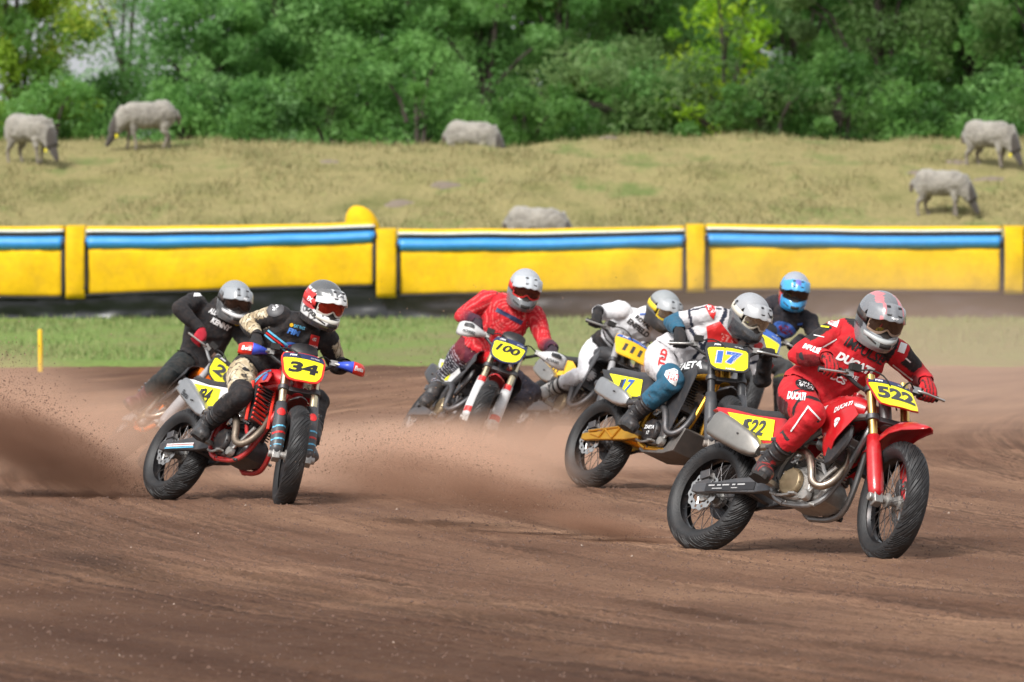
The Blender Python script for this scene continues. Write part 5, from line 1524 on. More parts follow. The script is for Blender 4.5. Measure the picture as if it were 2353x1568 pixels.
def garment_print(nm, shape, px, py, wpx, hpx, ang, m, garment, bv, base, lift=.004, layer=0):
    if isinstance(shape, tuple): vs, fs, w, h = text_pts(*shape)
    else:
        vs, fs = [], []
        for poly in shape:
            k = len(vs); vs += [Vector(p) for p in poly]; fs.append(tuple(range(k, k + len(poly))))
        w = max(v.x for v in vs) - min(v.x for v in vs); h = max(v.y for v in vs) - min(v.y for v in vs)
    vs, fs = subdiv2d([Vector((v.x * wpx / w, v.y * hpx / h)) for v in vs], fs, 6)
    ca, sa = math.cos(rad(ang)), math.sin(rad(ang)); ok, out = [], []
    for v in vs:
        d = ray(px + v.x * ca + v.y * sa, py + v.x * sa - v.y * ca)     # picture y runs down; ang turns clockwise
        hit = bv.ray_cast(EYEV, d)
        ok.append(hit[0] is not None)
        if hit[0] is None: out.append(Vector((0, 0, 0))); continue
        nn = hit[1] if hit[1].dot(d) < 0 else -hit[1]
        out.append(hit[0] + nn * lift - base)
    fs = [f for f in fs if all(ok[i] for i in f) and max((out[f[0]] - out[i]).length for i in f) < .08]
    if not fs: return
    ids = sorted({i for f in fs for i in f}); mp = {i: k for k, i in enumerate(ids)}
    me = bpy.data.meshes.new(nm); me.from_pydata([out[i] for i in ids], [], [tuple(mp[i] for i in f) for f in fs]); me.validate()
    return link(nm, me, garment, m)

# ------------------------------------------------------------------ helmets
def head_rot(look):
    """look = (turn to picture right, nod down, tilt clockwise) in degrees, from facing the camera"""
    yaw, pitch, roll = [rad(a) for a in look]
    f = Vector((0, -1, 0)); u = Vector((0, 0, 1)); l = u.cross(f)        # wearer's left = picture right
    M = Matrix((f, l, u)).transposed()
    Rr = Matrix.Rotation(roll, 3, Vector((0, 1, 0)))                     # clockwise seen by the camera
    Ry_ = Matrix.Rotation(yaw, 3, Vector((0, 0, 1)))
    return Rr @ Ry_ @ M @ Matrix.Rotation(pitch, 3, 'Y')

def helmet(R, pid, c, Rh):
    H_ = R['helmet']
    M4 = Matrix.Translation(c) @ Rh.to_4x4()
    nz, na = 40, 96
    def prof(z):
        # z from -.15 to .145 ; returns front, back, side radius
        if z > 0:
            k = math.sqrt(max(0.0, 1 - (z / .146) ** 2.15)); return .140 * k, .158 * k, .127 * k
        q = -z / .15
        fr = .140 + .062 * max(0, min(1, (q - .12) / .5)) ** .8 - .03 * max(0, q - .78) / .22
        return fr, .158 - .045 * q ** 1.6, .127 - .014 * q ** 2
    def pt(a, z, s_=1.0):
        f, b, w = prof(z); ca, sa = math.cos(a), math.sin(a)
        x = (f if ca > 0 else b) * math.copysign(abs(ca) ** (1.0 if ca < 0 else .92), ca)
        y = w * sa * (1 - (.16 * max(0, ca) ** 2 * min(1, max(0, -z) / .08)))
        return Vector((x * s_, y * s_, z if z < 0 else z * (s_ * .5 + .5)))
    zs_ = [-.15 + .295 * (1 - (1 - k / (nz - 1)) ** 1.0) for k in range(nz)]
    def hole(a, z):
        a = (a + math.pi) % (2 * math.pi) - math.pi
        lim = rad(74) * math.sqrt(max(0, 1 - ((z - .012) / .068) ** 4)) if abs(z - .012) < .068 else 0
        low = -.052 - .02 * math.cos(a * 1.2)
        return abs(a) < lim and z > low
    mb = MB(); vs = [pt(2 * math.pi * j / na, z) for z in zs_ for j in range(na)]
    fs = []
    for i in range(nz - 1):
        for j in range(na):
            a = 2 * math.pi * (j + .5) / na; z = (zs_[i] + zs_[i + 1]) / 2
            if hole(a, z): continue
            k = (j + 1) % na; fs.append((i * na + j, i * na + k, (i + 1) * na + k, (i + 1) * na + j))
    vs.append(Vector((0, 0, .147))); t = len(vs) - 1
    for j in range(na): fs.append(((nz - 1) * na + j, (nz - 1) * na + (j + 1) % na, t))
    mb.add(vs, fs)
    o = mb.build('helmet', [H_['shell']], pid, smooth=60); o.matrix_basis = M4
    # painted areas of the shell
    cols = np.tile(np.array(H_['col'], np.float32), (len(o.data.vertices), 1))
    for i, vtx in enumerate(o.data.vertices):
        p = vtx.co; a = math.degrees(math.atan2(p.y, p.x)); cc = H_['paint'](p, a) if 'paint' in H_ else None
        if cc is not None: cols[i] = cc
    set_col(o.data, cols)
    bm = bmesh.new(); bm.from_mesh(o.data); loose = [v for v in bm.verts if not v.link_faces]; bmesh.ops.delete(bm, geom=loose, context='VERTS')
    for _ in range(2):
        ev = [v for v in bm.verts if v.is_boundary]; nw = {}
        for v in ev:
            nb = [e.other_vert(v).co for e in v.link_edges if e.is_boundary]
            if len(nb) == 2: nw[v] = v.co * .5 + (nb[0] + nb[1]) * .25
        for v, cco in nw.items(): v.co = cco
    bm.to_mesh(o.data); bm.free()
    s = o.modifiers.new('solid', 'SOLIDIFY'); s.thickness = .022; s.offset = -1
    b = o.modifiers.new('bevel', 'BEVEL'); b.width = .004; b.segments = 2; b.angle_limit = rad(60)
    # padding and rim trim
    mb = MB(); mb.rings([[pt(rad(-74 + 148 * k / 30), z, .86) for k in range(31)] for z in (-.075, -.03, .03, .085)], False, closed=False)
    mb.build('lining', BLKR, o)
    for f in range(1): pass
    # goggles
    def gg(a, z, s_): p = pt(rad(a), z, s_); p.x = min(p.x, .148 - .5 * (abs(a) / 90) ** 2 * .05); return p
    mb = MB(); top = lambda a: .052 - .010 * (a / 60) ** 2; bot = lambda a: -.040 - .012 * math.exp(-((abs(a) - 30) / 18) ** 2) + .020 * math.exp(-(a / 9) ** 2)
    A = [-60 + 120 * k / 36 for k in range(37)]
    def gp(a, q, d):
        z = bot(a) + (top(a) - bot(a)) * q; w = math.cos(rad(a)); return Vector((.052 + .076 * w ** .8 + d * w, .099 * math.sin(rad(a)) / math.sin(rad(60)) + d * math.sin(rad(a)) * .6, z))
    ln = MB(); ln.rings([[gp(a, q, .012 + .006 * math.sin(q * 3.14)) for a in A] for q in (.08, .25, .5, .75, .92)], False, closed=False)
    ln.build('goggle_lens', R['lens'], o, smooth=60)
    fm = MB()
    for (q0, q1) in ((-.04, .10), (.90, 1.05)):
        fm.rings([[gp(a, q0, -.005) for a in A], [gp(a, q0, .018) for a in A], [gp(a, q1, .018) for a in A], [gp(a, q1, -.005) for a in A]], False, closed=False)
    for a0, a1 in ((-62, -55), (55, 62)):
        B = [a0 + (a1 - a0) * k / 4 for k in range(5)]
        fm.rings([[gp(a, q, .017) for a in B] for q in (-.04, .3, .7, 1.05)], False, closed=False)
    fo = fm.build('goggle_frame', R.get('gframe', BLKP), o); s = fo.modifiers.new('solid', 'SOLIDIFY'); s.thickness = .004
    for sg in (-1, 1):
        st_ = MB(); st_.rings([[pt(rad(sg * a), z, 1.015) for a in range(60, 165, 5)] for z in (-.022, .0, .022)], False, closed=False)
        so = st_.build('goggle_strap', H_.get('strap', BLKP), o); s = so.modifiers.new('solid', 'SOLIDIFY'); s.thickness = .003
    # peak
    mb = MB(); rows = []; nq = 12; AA = [-78 + 156 * k / 26 for k in range(27)]
    lp = H_.get('peak_len', .105)
    for q_ in range(nq + 1):
        q = q_ / nq; row = []
        for a in AA:
            w = math.cos(rad(a * .98)); z0 = .118 - .052 * (1 - w) ** 1.1 * 1.0
            p = pt(rad(a), z0, 1.03)
            rdg = .012 * math.exp(-((abs(a) - 34) / 9) ** 2) + .008 * math.exp(-(a / 8) ** 2)
            ext = lp * q * (max(0, w) ** .55)
            p = p + Vector((ext * 1.0 + .0, .010 * q * math.sin(rad(a)), .010 * math.sin(q * 2.2) - .062 * q * q - .014 * q + rdg * math.sin(min(1, q * 1.4) * 3.14 * .5) * (1 - .3 * q)))
            row.append(p)
        rows.append(row)
    mb.rings(rows, False, closed=False)
    pk = mb.build('peak', H_.get('peakm', H_['shell']), o, smooth=60)
    pc = np.tile(np.array(H_.get('pcol', H_['col']), np.float32), (len(pk.data.vertices), 1))
    for i, vtx in enumerate(pk.data.vertices):
        a = AA[i % 27]; q = (i // 27) / nq; cc = H_['ppaint'](a, q) if 'ppaint' in H_ else None
        if cc is not None: pc[i] = cc
    set_col(pk.data, pc)
    s = pk.modifiers.new('solid', 'SOLIDIFY'); s.thickness = .006; s.offset = 1
    b = pk.modifiers.new('bevel', 'BEVEL'); b.width = .002; b.segments = 2
    # vents: recessed dark slots on peak, chin and crown
    def slot(x, y, z, w, h, yaw, par, m=BLKR):
        m4 = MB(); m4.plate(rounded([(-w / 2, -h / 2), (w / 2, -h / 2 + .002), (w / 2, h / 2), (-w / 2, h / 2 - .002)]), -.002, .004, ax=(Vector((x, y, z)), Vector((-math.sin(yaw), math.cos(yaw), 0)), Vector((-.35 if z > .0 else .15, 0, 1)).normalized())); m4.build('vent', m, par)
    bvp = BVHTree.FromPolygons([q.co.copy() for q in pk.data.vertices], [tuple(p.vertices) for p in pk.data.polygons])
    def on_peak(nm, shape, px_, py_, w, m, lift=.008):
        """print on the peak; px_ sideways, py_ forward"""
        if isinstance(shape, tuple): vs, fs, w0, h0 = text_pts(*shape)
        else:
            vs, fs = [], []
            for poly in shape: k = len(vs); vs += [Vector(p) for p in poly]; fs.append(tuple(range(k, k + len(poly))))
            w0 = max(v.x for v in vs) - min(v.x for v in vs)
        vs, fs = subdiv2d([Vector((v.x * w / w0, v.y * w / w0)) for v in vs], fs, .012)
        out_ = []
        for v in vs:
            h = bvp.ray_cast(Vector((py_ - v.y * .8, px_ + v.x, .4)), Vector((0, 0, -1)))
            if h[0] is None: h = bvp.find_nearest(Vector((py_ - v.y * .8, px_ + v.x, .08)))
            out_.append(h[0] + Vector((.3, 0, 1)).normalized() * lift)
        me = bpy.data.meshes.new(nm); me.from_pydata(out_, [], fs); link(nm, me, pk, m)
    for (sx_) in (-.04, .04): on_peak('vent', [[(-.022, -.004), (.020, -.009), (.024, -.002), (-.018, .006)]] if sx_ < 0 else [[(.022, -.004), (-.020, -.009), (-.024, -.002), (.018, .006)]], sx_, .165, .042, BLKR)
    for (sx_) in (-.036, .036): on_peak('vent', [[(-.014, -.012), (.014, -.008), (.012, .012), (-.012, .010)]], sx_, .125, .026, H_.get('ventm', BLKP))
    for (nm, shape, px_, py_, w, m) in H_.get('marks', []): on_peak(nm, shape, px_, py_, w, m, .009)
    # chin vent with mesh, side vents
    m4 = MB(); m4.rings([[pt(rad(a), z, 1.012) for a in [-20 + 40 * k / 8 for k in range(9)]] for z in (-.112, -.098, -.086)], False, closed=False)
    co = m4.build('chin_vent', BLKR, o); s = co.modifiers.new('solid', 'SOLIDIFY'); s.thickness = .003
    for sg in (-1, 1):
        m4 = MB(); m4.rings([[pt(rad(sg * a), z + .0006 * (a - 30), 1.008) for a in (30, 36, 42, 48, 54)] for z in (-.105, -.094)], False, closed=False); m4.build('side_vent', BLKR, o)
    if 'chin' in H_:
        m4 = MB(); m4.rings([[pt(rad(a), z, 1.02) for a in [-64 + 128 * k / 24 for k in range(25)]] for z in (-.085, -.073, -.062)], False, closed=False)
        # lip along the lower rim of the eye port
        q = m4.build('chin_trim', H_['chin'], o); s = q.modifiers.new('solid', 'SOLIDIFY'); s.thickness = .006
    bvo = BVHTree.FromPolygons([q.co.copy() for q in o.data.vertices], [tuple(p.vertices) for p in o.data.polygons])
    for (tx, org, rt, upv, w, m) in H_.get('side_text', []):
        decal('lettering', tx, org, rt, upv, m, o, width=w, off=.003, bvh=bvo)
    return o
# ------------------------------------------------------------------ the seven riders
def hmat(name, rough=.25, coat=.6, dirt=.22):
    m = cmat(name, rough, 0, 60, dirt, 0, .5)
    m.node_tree.nodes['Principled BSDF'].inputs['Coat Weight'].default_value = coat
    return m
HS = hmat('helmet_shell')
HSM = hmat('helmet_shell_matt', .5, .1, .25)
def lens(name, col, rough=.06):
    m = mat(name, col, rough, .75, .3, dirt=.12, height=False); return m
LSMOKE = lens('smoke_lens', (.10, .07, .055)); LRED = lens('red_lens', (.35, .03, .015)); LSIL = lens('silver_lens', (.30, .28, .24)); LDARK = lens('dark_lens', (.05, .035, .03))
WFR = mat('white_frame', (.6, .58, .52), .4, dirt=.15, height=False); TAN = mat('tan_frame', (.35, .25, .19), .4, dirt=.1, height=False)
YSTR = mat('yellow_strap', (.75, .55, .02), .6, dirt=.15, height=False); RSTR = mat('red_strap', (.55, .02, .02), .6, dirt=.15, height=False)
CREAM = mat('cream_strap', (.62, .58, .48), .6, dirt=.15, height=False)
LGT = mat('light_trim', (.42, .44, .44), .4, dirt=.15, height=False)

R_, K_, W_, DK = np.array((.50, .010, .018)), np.array((.014, .014, .016)), np.array((.68, .68, .72)), np.array((.16, .005, .01))
def fill(c, col): return np.tile(np.array(col, np.float32), (len(c['v']), 1))
def where(m, a, b): return np.where(m[:, None], np.array(a, np.float32), b)

def c522(c):
    j = fill(c, R_); isin = c['isin']; up, sd, t = c['up'], c['side'], c['t']
    j = where(c['torso'] & (c['front'] < -.25) & (up < .50), K_, j)                        # black panels at the back of the waist
    j = where(c['torso'] & (up > 1.0), K_, j)      # black collar
    outer = (c['n'] @ (c['lat']) * np.sign(sd)) > .35
    j = where(isin('uarm_r', 'uarm_l') & (t > .18) & (t < .72) & outer, K_, j)
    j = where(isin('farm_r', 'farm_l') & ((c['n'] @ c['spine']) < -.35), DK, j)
    q = fill(c, R_)
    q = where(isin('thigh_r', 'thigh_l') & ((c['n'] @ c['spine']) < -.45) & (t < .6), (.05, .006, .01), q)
    q = where(isin('shin_r', 'shin_l') & (t < .10), R_, q)
    q = where(isin('thigh_r', 'thigh_l') & (t > .76) & (t < .84) & ((c['n'] @ c['chest']) > -.2), K_, q)
    return j, q
def boot522(c, nm, b):
    b = where(c['isin']('foot_' + nm) & (np.abs(noise3(c['v'], 14, 2)) < .13), (.30, .02, .02), b); return b
TWIG = None
def camo(c):
    n1 = noise3(c['v'], 11, 1.5); n2 = noise3(c['v'], 23, 6.5); n3 = noise3(c['v'], 16, 11.5)
    col = fill(c, (.50, .41, .27))
    col = where(n1 > .18, (.36, .28, .17), col); col = where(n2 > .25, (.62, .54, .40), col)
    col = where(np.abs(n3) < .055, (.035, .028, .022), col); col = where(np.abs(n2 - n1) < .045, (.05, .04, .03), col)
    return col
def c34(c):
    isin = c['isin']; j = fill(c, K_); cm = camo(c); t = c['t']; sd = c['side']
    outer = (c['n'] @ c['lat'] * np.sign(sd)) + (c['n'] @ c['spine']) > .45
    j = np.where((isin('uarm_r', 'uarm_l') & outer | isin('farm_r') & (t < .95) & outer)[:, None], cm, j)
    j = where(isin('uarm_r', 'uarm_l') & (t < .10) & outer, K_, j)
    q = fill(c, K_); q = np.where((isin('thigh_r', 'thigh_l') & (t > .12) & (t < .80) | c['torso'] & (c['up'] < .02))[:, None], cm, q)
    q = where(isin('shin_r', 'shin_l') & (t < .30) & ((c['n'] @ c['chest']) < .05), (.18, .165, .15), q)
    return j, q
def c17(c):
    isin = c['isin']; Wn = (.56, .54, .55); j = fill(c, Wn); t, up, sd = c['t'], c['up'], c['side']
    NV = (.010, .016, .035); TEAL = (.018, .10, .17)
    j = where(isin('farm_r'), TEAL, j); j = where(isin('uarm_r') & (t > .80), TEAL, j)
    j = where(isin('farm_l') | isin('uarm_l') & (t > .82), (.012, .014, .018), j)
    j = where(isin('uarm_r', 'uarm_l') & (t > .50) & (t < .575), NV, j)
    j = where(isin('uarm_r', 'uarm_l') & (np.abs(c['n'] @ c['chest'] - .2) < .12) & (t < .5), NV, j)
    dg = up + sd * 1.4
    j = where(c['torso'] & (np.abs(up - .60 - .35 * sd) < .028) & (c['front'] > -.2), NV, j)
    j = where(c['torso'] & (np.abs(sd + .03 - .25 * (up - .75)) < .012) & (up > .6) & (c['front'] > 0), NV, j)
    j = where(c['torso'] & (np.abs(np.abs(sd) - .13) < .013), NV, j)
    q = fill(c, Wn)
    q = where(isin('shin_r', 'shin_l') | (isin('thigh_r', 'thigh_l') & (t > .72)), TEAL, q)
    q = where(isin('thigh_r', 'thigh_l') & (t > .18) & (t < .70) & (np.abs(c['n'] @ c['chest'] + .28) < .17), (.62, .035, .03), q)
    q = where(isin('thigh_r', 'thigh_l') & (t < .72) & ((c['n'] @ c['chest']) < -.52), NV, q)
    return j, q
def c100(c):
    isin = c['isin']; v = c['v']; t, up, sd = c['t'], c['up'], c['side']
    w = noise3(v, 4.2, 2.0); rgb = fill(c, (.56, .012, .022))
    st_ = np.abs(((w * 9) % 1) - .5)
    rgb = where((st_ < .085), (.68, .13, .13), rgb); rgb = where((st_ > .43), (.33, .006, .012), rgb)
    fade = np.clip((t - .05) / .6, 0, 1) * isin('farm_r', 'farm_l')
    rgb = rgb * (1 - fade[:, None]) + np.array((.05, .012, .03)) * fade[:, None]
    j = rgb
    lines = np.abs((((isin('thigh_r', 'thigh_l') * t + isin('shin_r', 'shin_l') * (1 + t)) * 15 + noise3(v, 6, 3) * 1.2) % 1) - .5)
    q = fill(c, (.012, .012, .022)); q = where((lines < .10), (.50, .50, .55), q)
    fd = np.clip(.6 - t * 3.0, 0, 1) * isin('thigh_r', 'thigh_l'); q = q * (1 - fd[:, None] * .5) + np.array((.45, .02, .03)) * fd[:, None] * .5
    q = where(c['torso'], (.10, .012, .03), q)
    q = where(isin('thigh_l', 'shin_l') & (lines < .10), (.03, .03, .045), q)
    return j, q
def c111(c):
    isin = c['isin']; W2 = (.68, .68, .70); j = fill(c, W2); t, up, sd = c['t'], c['up'], c['side']
    j = where(isin('farm_r', 'farm_l') & (t > .80), K_, j)
    j = where(c['torso'] & (up < .36), K_, j); j = where(c['torso'] & (np.abs(up - .42) < .018), K_, j)
    q = fill(c, W2); return j, q
def boot111(c, nm, b):
    b = fill(c, (.52, .50, .47)); return where((np.abs(noise3(c['v'], 9, 3)) < .08), K_, b)
def c20(c):
    j = fill(c, (.013, .013, .015)); q = fill(c, (.014, .019, .020)); return j, q
def cblue(c):
    isin = c['isin']; j = fill(c, (.013, .014, .02)); q = fill(c, (.055, .058, .062))
    q = where(isin('shin_l', 'shin_r') & (np.abs(c['t'] - .2) < .05), (.19, .19, .06), q); return j, q

RIDERS = []
PINK = (.74, .17, .19); GM = (.17, .18, .195)
def p522(p, a):
    if p.z < -.06 and abs(a) < 62: return (.20, .22, .22)
    if p.z > .0 and (abs(abs(p.y) - .06 - .1 * max(0, p.x)) < .011 + .008 * max(0, p.z - .02) / .1 and p.x > -.12): return PINK
    if p.z < .02 and abs(a) > 62 and p.z > -.07: return (.02, .02, .022)
    return None
RIDERS.append(dict(bike='522', pel=(.57, -.05, .93), rsh=(1930, 757), lsh=(2052, 800), head=(2022, 728), look=(22, 20, 12), relb=(1852, 812), lelb=(2108, 866), rknee=(1893, 918), hfwd=.10, dsh=.03,
    label='rider in red suit and grey helmet with pink stripes, nearest to the camera', colours=c522, boot_fn=boot522, glove=(.50, .012, .018), glove2=(.02, .015, .016), lens=LSMOKE, gframe=TAN, bulk=1.04, vox=.0085, rtoe=.6,
    helmet=dict(shell=HS, col=GM, paint=p522, pcol=(.19, .20, .215), ppaint=lambda a, q: PINK if abs(abs(a) - 34 - 6 * q) < 4.5 - 2 * q else None, chin=LGT, marks=[('emblem', ell(.5, .26), 0, .20, .062, PAPER), ('lettering', ('6D', .2, .03), 0, .202, .036, INKG)]),
    prints=[('j', 'lettering', ('IMPULSE', .1, .02), 1987, 806.5, 99, 24, 29, INK), ('j', 'lettering', ('DUCATI', .2, .06), 1965, 836, 92, 20, 26.5, PAPER), ('j', 'lettering', ('STORE', .1, .05), 1947, 862, 52, 12, 21, PAPER), ('j', 'lettering', ('BCS', .1, .04), 1927, 871, 36, 15, 25, PAPER),
            ('j', 'patch', bar_(1, .9), 2073, 800, 16, 22, 20, PAPER), ('j', 'emblem', slant(.3), 2086, 828, 14, 8, 60, PAPER), ('j', 'patch', bar_(1, .9), 1916, 741, 22, 18, 22, PAPER), ('j', 'lettering', ('RK', .2, .05), 1916, 741, 17, 12, 22, REDP), ('j', 'lettering', ('IMPULSE', .3, .05), 1866, 802, 42, 12, 20, PAPER), ('j', 'emblem', slant(.3), 1896, 752, 18, 8, 20, PYEL), ('j', 'emblem', slant(.2), 1882, 773, 24, 6, 20, PAPER),
            ('t', 'piping', bar_(1, .06), 1838, 963, 70, 3.5, 125, PAPER), ('t', 'piping', bar_(1, .06), 1871, 950, 40, 3.5, 47, PAPER), ('j', 'piping', bar_(1, .06), 1901, 792, 51, 3, -30, PAPER), ('j', 'piping', bar_(1, .06), 2075, 856, 59, 3, 38, PAPER),
            ('t', 'patch', ell(.5, .26), 1852, 886, 52, 26, 16, INK), ('t', 'lettering', ('IMPULSE', .2, .05), 1852, 886, 40, 13, 16, PAPER), ('t', 'lettering', ('DUCATI', .15, .06), 1831, 911, 42, 18, 6, PAPER)]))
def p34(p, a):
    if abs(a) > 55 and p.z > -.05 and p.z < .055 and abs(a) < 140: return (.50, .02, .02)
    if p.z > .07: return (.09, .095, .10)
    n_ = noise.noise(Vector((p.x * 16, p.y * 16, p.z * 22)))
    return (.03, .03, .033) if abs(n_) < .13 or p.z < -.11 else None
RIDERS.append(dict(bike='34', pel=(.66, -.03, .92), rsh=(640, 722), lsh=(752, 776), head=(743, 694), look=(38, 14, 13), relb=(551, 768), lelb=(795, 880), rknee=(563, 897), lknee=(738, 935), lank=(716, 1012), lady=-.02, hfwd=.10, dsh=.12,
    label='rider in black with camouflage sleeves and a white and red helmet on number 34', colours=c34, boot=(.03, .033, .036), lens=LRED, gframe=WFR, vox=.0085,
    helmet=dict(shell=HS, col=(.66, .66, .66), paint=p34, pcol=(.12, .125, .13), ppaint=lambda a, q: (.68, .68, .68) if q > .72 or abs(abs(a) - 26) < 5 else None, strap=RSTR, chin=WFR, marks=[('emblem', slant(.3), .0, .15, .04, PAPER)],
                side_text=[(('FXR', .1, .05), (.03, -.13, .005), (1, 0, 0), (0, 0, 1), .075, PAPER), (('FXR', .1, .06), (.08, -.12, -.07), (.9, 0, -.3), (.3, 0, .9), .07, INK)]),
    prints=[('j', 'lettering', ('FLAT TRACK', .1, .02), 688, 752, 26, 7, 15, LBLU), ('j', 'emblem', ell(.5, .5), 670, 747, 9, 9, 0, PORG), ('j', 'lettering', ('FIM', .1, .05), 675, 763, 28, 13, 18, mat('royal_print', (.06, .2, .6), .6, dirt=.1, height=False)),
            ('j', 'patch', bar_(1, 1), 722, 784, 22, 27, 15, REDP), ('j', 'lettering', ('Beta', 0, .03), 720, 795, 20, 6, 15, PAPER), ('j', 'emblem', ell(.5, .3), 723, 780, 13, 8, 15, PAPER),
            ('j', 'stripe', bar_(1, .1), 640, 778, 60, 4, 38, LBLU), ('j', 'stripe', bar_(1, .1), 636, 783, 60, 4, 38, REDP), ('j', 'stripe', bar_(1, .1), 632, 788, 60, 4, 38, LBLU), ('j', 'emblem', ell(.5, .3), 674, 797, 46, 20, 12, BLUP), ('j', 'emblem', ell(.5, .3), 674, 798, 26, 11, 12, REDP),
            ('j', 'shoulder_cap', ell(.5, .42), 633, 713, 40, 30, -15, mat('shoulder_rubber', (.06, .06, .065), .5, dirt=.2, height=False)), ('j', 'lettering', ('SF', .1, .04), 633, 708, 15, 12, -10, PAPER)]))
def p17(p, a):
    if p.z > .02: return (.33, .34, .36)
    if p.z < -.055 and abs(a) < 90: return (.03, .032, .036)
    return (.42, .42, .42) if abs(a) > 80 and p.z > -.02 else (.10, .105, .11)
RIDERS.append(dict(bike='17', pel=(.57, -.05, .93), rsh=(1638, 722), lsh=(1732, 785), head=(1723, 722), look=(36, 20, 18), relb=(1552, 742), lelb=(1748, 868), rknee=(1556, 866), hfwd=.10, dsh=.12,
    label='rider in white and teal suit with a grey helmet on number 17', colours=c17, boot=(.022, .023, .026), lens=LSIL, gframe=CREAM, vox=.0088,
    helmet=dict(shell=HS, col=(.30, .31, .33), paint=p17, pcol=(.36, .37, .385), strap=CREAM, marks=[('vent', [[(-.03, -.012), (.0, -.02), (.028, -.01), (.024, -.004), (0, -.012), (-.026, -.004)]], .03, .15, .06, BLKR), ('emblem', slant(.35), .02, .19, .04, PAPER)],
                side_text=[(('S', .1, .05), (-.05, -.13, .03), (1, 0, 0), (0, 0, 1), .03, INK)]),
    prints=[('j', 'patch', shield(), 1635, 714, 26, 42, -12, REDP), ('j', 'lettering', ('TLD', .1, .05), 1635, 711, 20, 15, 0, PAPER), ('j', 'patch', [[(-.5, .30), (-.15, .52), (.5, -.32), (-.40, -.35)]], 1663, 775, 84, 58, 6, REDP), ('j', 'lettering', ('TLD', .1, .06), 1674, 784, 44, 24, 22, mat('coral_print', (.75, .25, .22), .6, dirt=.1, height=False)), ('j', 'patch', shield(), 1741, 800, 22, 26, 10, REDP),
            ('t', 'patch', shield(), 1546, 869, 32, 40, -18, PAPER), ('t', 'lettering', ('TLD', .1, .05), 1546, 866, 25, 17, 14, REDP), ('t', 'lettering', ('TLD', .1, .05), 1523, 822, 40, 15, -78, REDP)]))
RIDERS.append(dict(bike='100', pel=(.57, -.05, .93), rsh=(1126, 682), lsh=(1230, 722), head=(1206, 660), look=(14, 17, 13), relb=(1068, 724), lelb=(1250, 785), rknee=(1018, 880), lknee=(1222, 905), lank=(1160, 968), hfwd=.11, dsh=.02,
    label='rider in a red jersey with wavy lines and a pale grey helmet on number 100', colours=c100, boot=(.028, .028, .030), glove=(.03, .02, .03), lens=lens('red_dark_lens', (.09, .02, .016)), gframe=RSTR, bulk=1.08, vox=.0098,
    helmet=dict(shell=HS, col=(.36, .38, .41), pcol=(.44, .47, .50), paint=lambda p, a: (.13, .14, .15) if p.z < .03 else None, strap=RSTR, marks=[]),
    prints=[('j', 'patch', bar_(1, .15), 1170, 727, 67, 10, 28, NAVY)]))
RIDERS.append(dict(bike='20', pel=(.60, -.08, .93), rsh=(445, 690), lsh=(545, 745), head=(539, 688), look=(22, 14, 12), relb=(386, 690), lelb=(575, 790), rknee=(408, 850), hfwd=.10, dsh=.10,
    label='rider in a plain black jersey with red gloves and maroon boots behind number 34', colours=c20, boot=(.10, .022, .026), glove=(.42, .012, .03), lens=LDARK, vox=.0098, strapm=mat('maroon_strap', (.08, .02, .022), .6, dirt=.3),
    helmet=dict(shell=HS, col=(.11, .115, .12), pcol=(.30, .32, .34), paint=lambda p, a: (.26, .28, .30) if p.z > .05 else None, chin=mat('white_trim', (.6, .6, .6), .4, dirt=.2, height=False), ppaint=lambda a, q: (.17, .18, .19) if abs(abs(a) - 22) < 5 and q < .8 else None, marks=[('emblem', ell(.5, .25), 0.02, .195, .04, PAPER)]),
    prints=[('j', 'lettering', ('KENNY', .15, .06), 508, 746, 50, 13, 27, PAPER), ('j', 'lettering', ('ALL', .15, .05), 489, 716, 18, 13, 24, PAPER), ('j', 'emblem', slant(.5), 455, 678, 19, 14, 15, PAPER), ('j', 'emblem', ell(.5, .4), 545, 745, 14, 9, 10, PORG)]))
RIDERS.append(dict(bike='111', pel=(.66, .05, .93), rsh=(1428, 712), lsh=(1508, 762), head=(1525, 709), look=(32, 18, 18), relb=(1376, 722), lelb=(1530, 790), rknee=(1402, 832), hfwd=.10, dsh=.10,
    label='rider in white with grey helmet and yellow goggle strap on number 111', colours=c111, boot_fn=boot111, glove=(.02, .02, .022), lens=LSIL, gframe=YSTR, vox=.0102,
    helmet=dict(shell=HSM, col=(.09, .095, .10), pcol=(.30, .32, .335), paint=lambda p, a: (.27, .29, .30) if p.z > .04 else ((.02, .02, .022) if p.z < -.04 else None), strap=YSTR, marks=[]),
    prints=[('j', 'lettering', ('ROYAL', .05, .04), 1478, 741, 42, 12, 40, INK), ('j', 'lettering', ('ENFIELD', .05, .04), 1467, 754, 58, 13, 38, INK), ('j', 'emblem', slant(.3), 1478, 722, 14, 10, 20, BLUP), ('t', 'lettering', ('FOX', .2, .05), 1402, 808, 26, 10, 12, INK), ('t', 'lettering', ('FOX', .2, .05), 1378, 800, 22, 10, -60, INK)]))
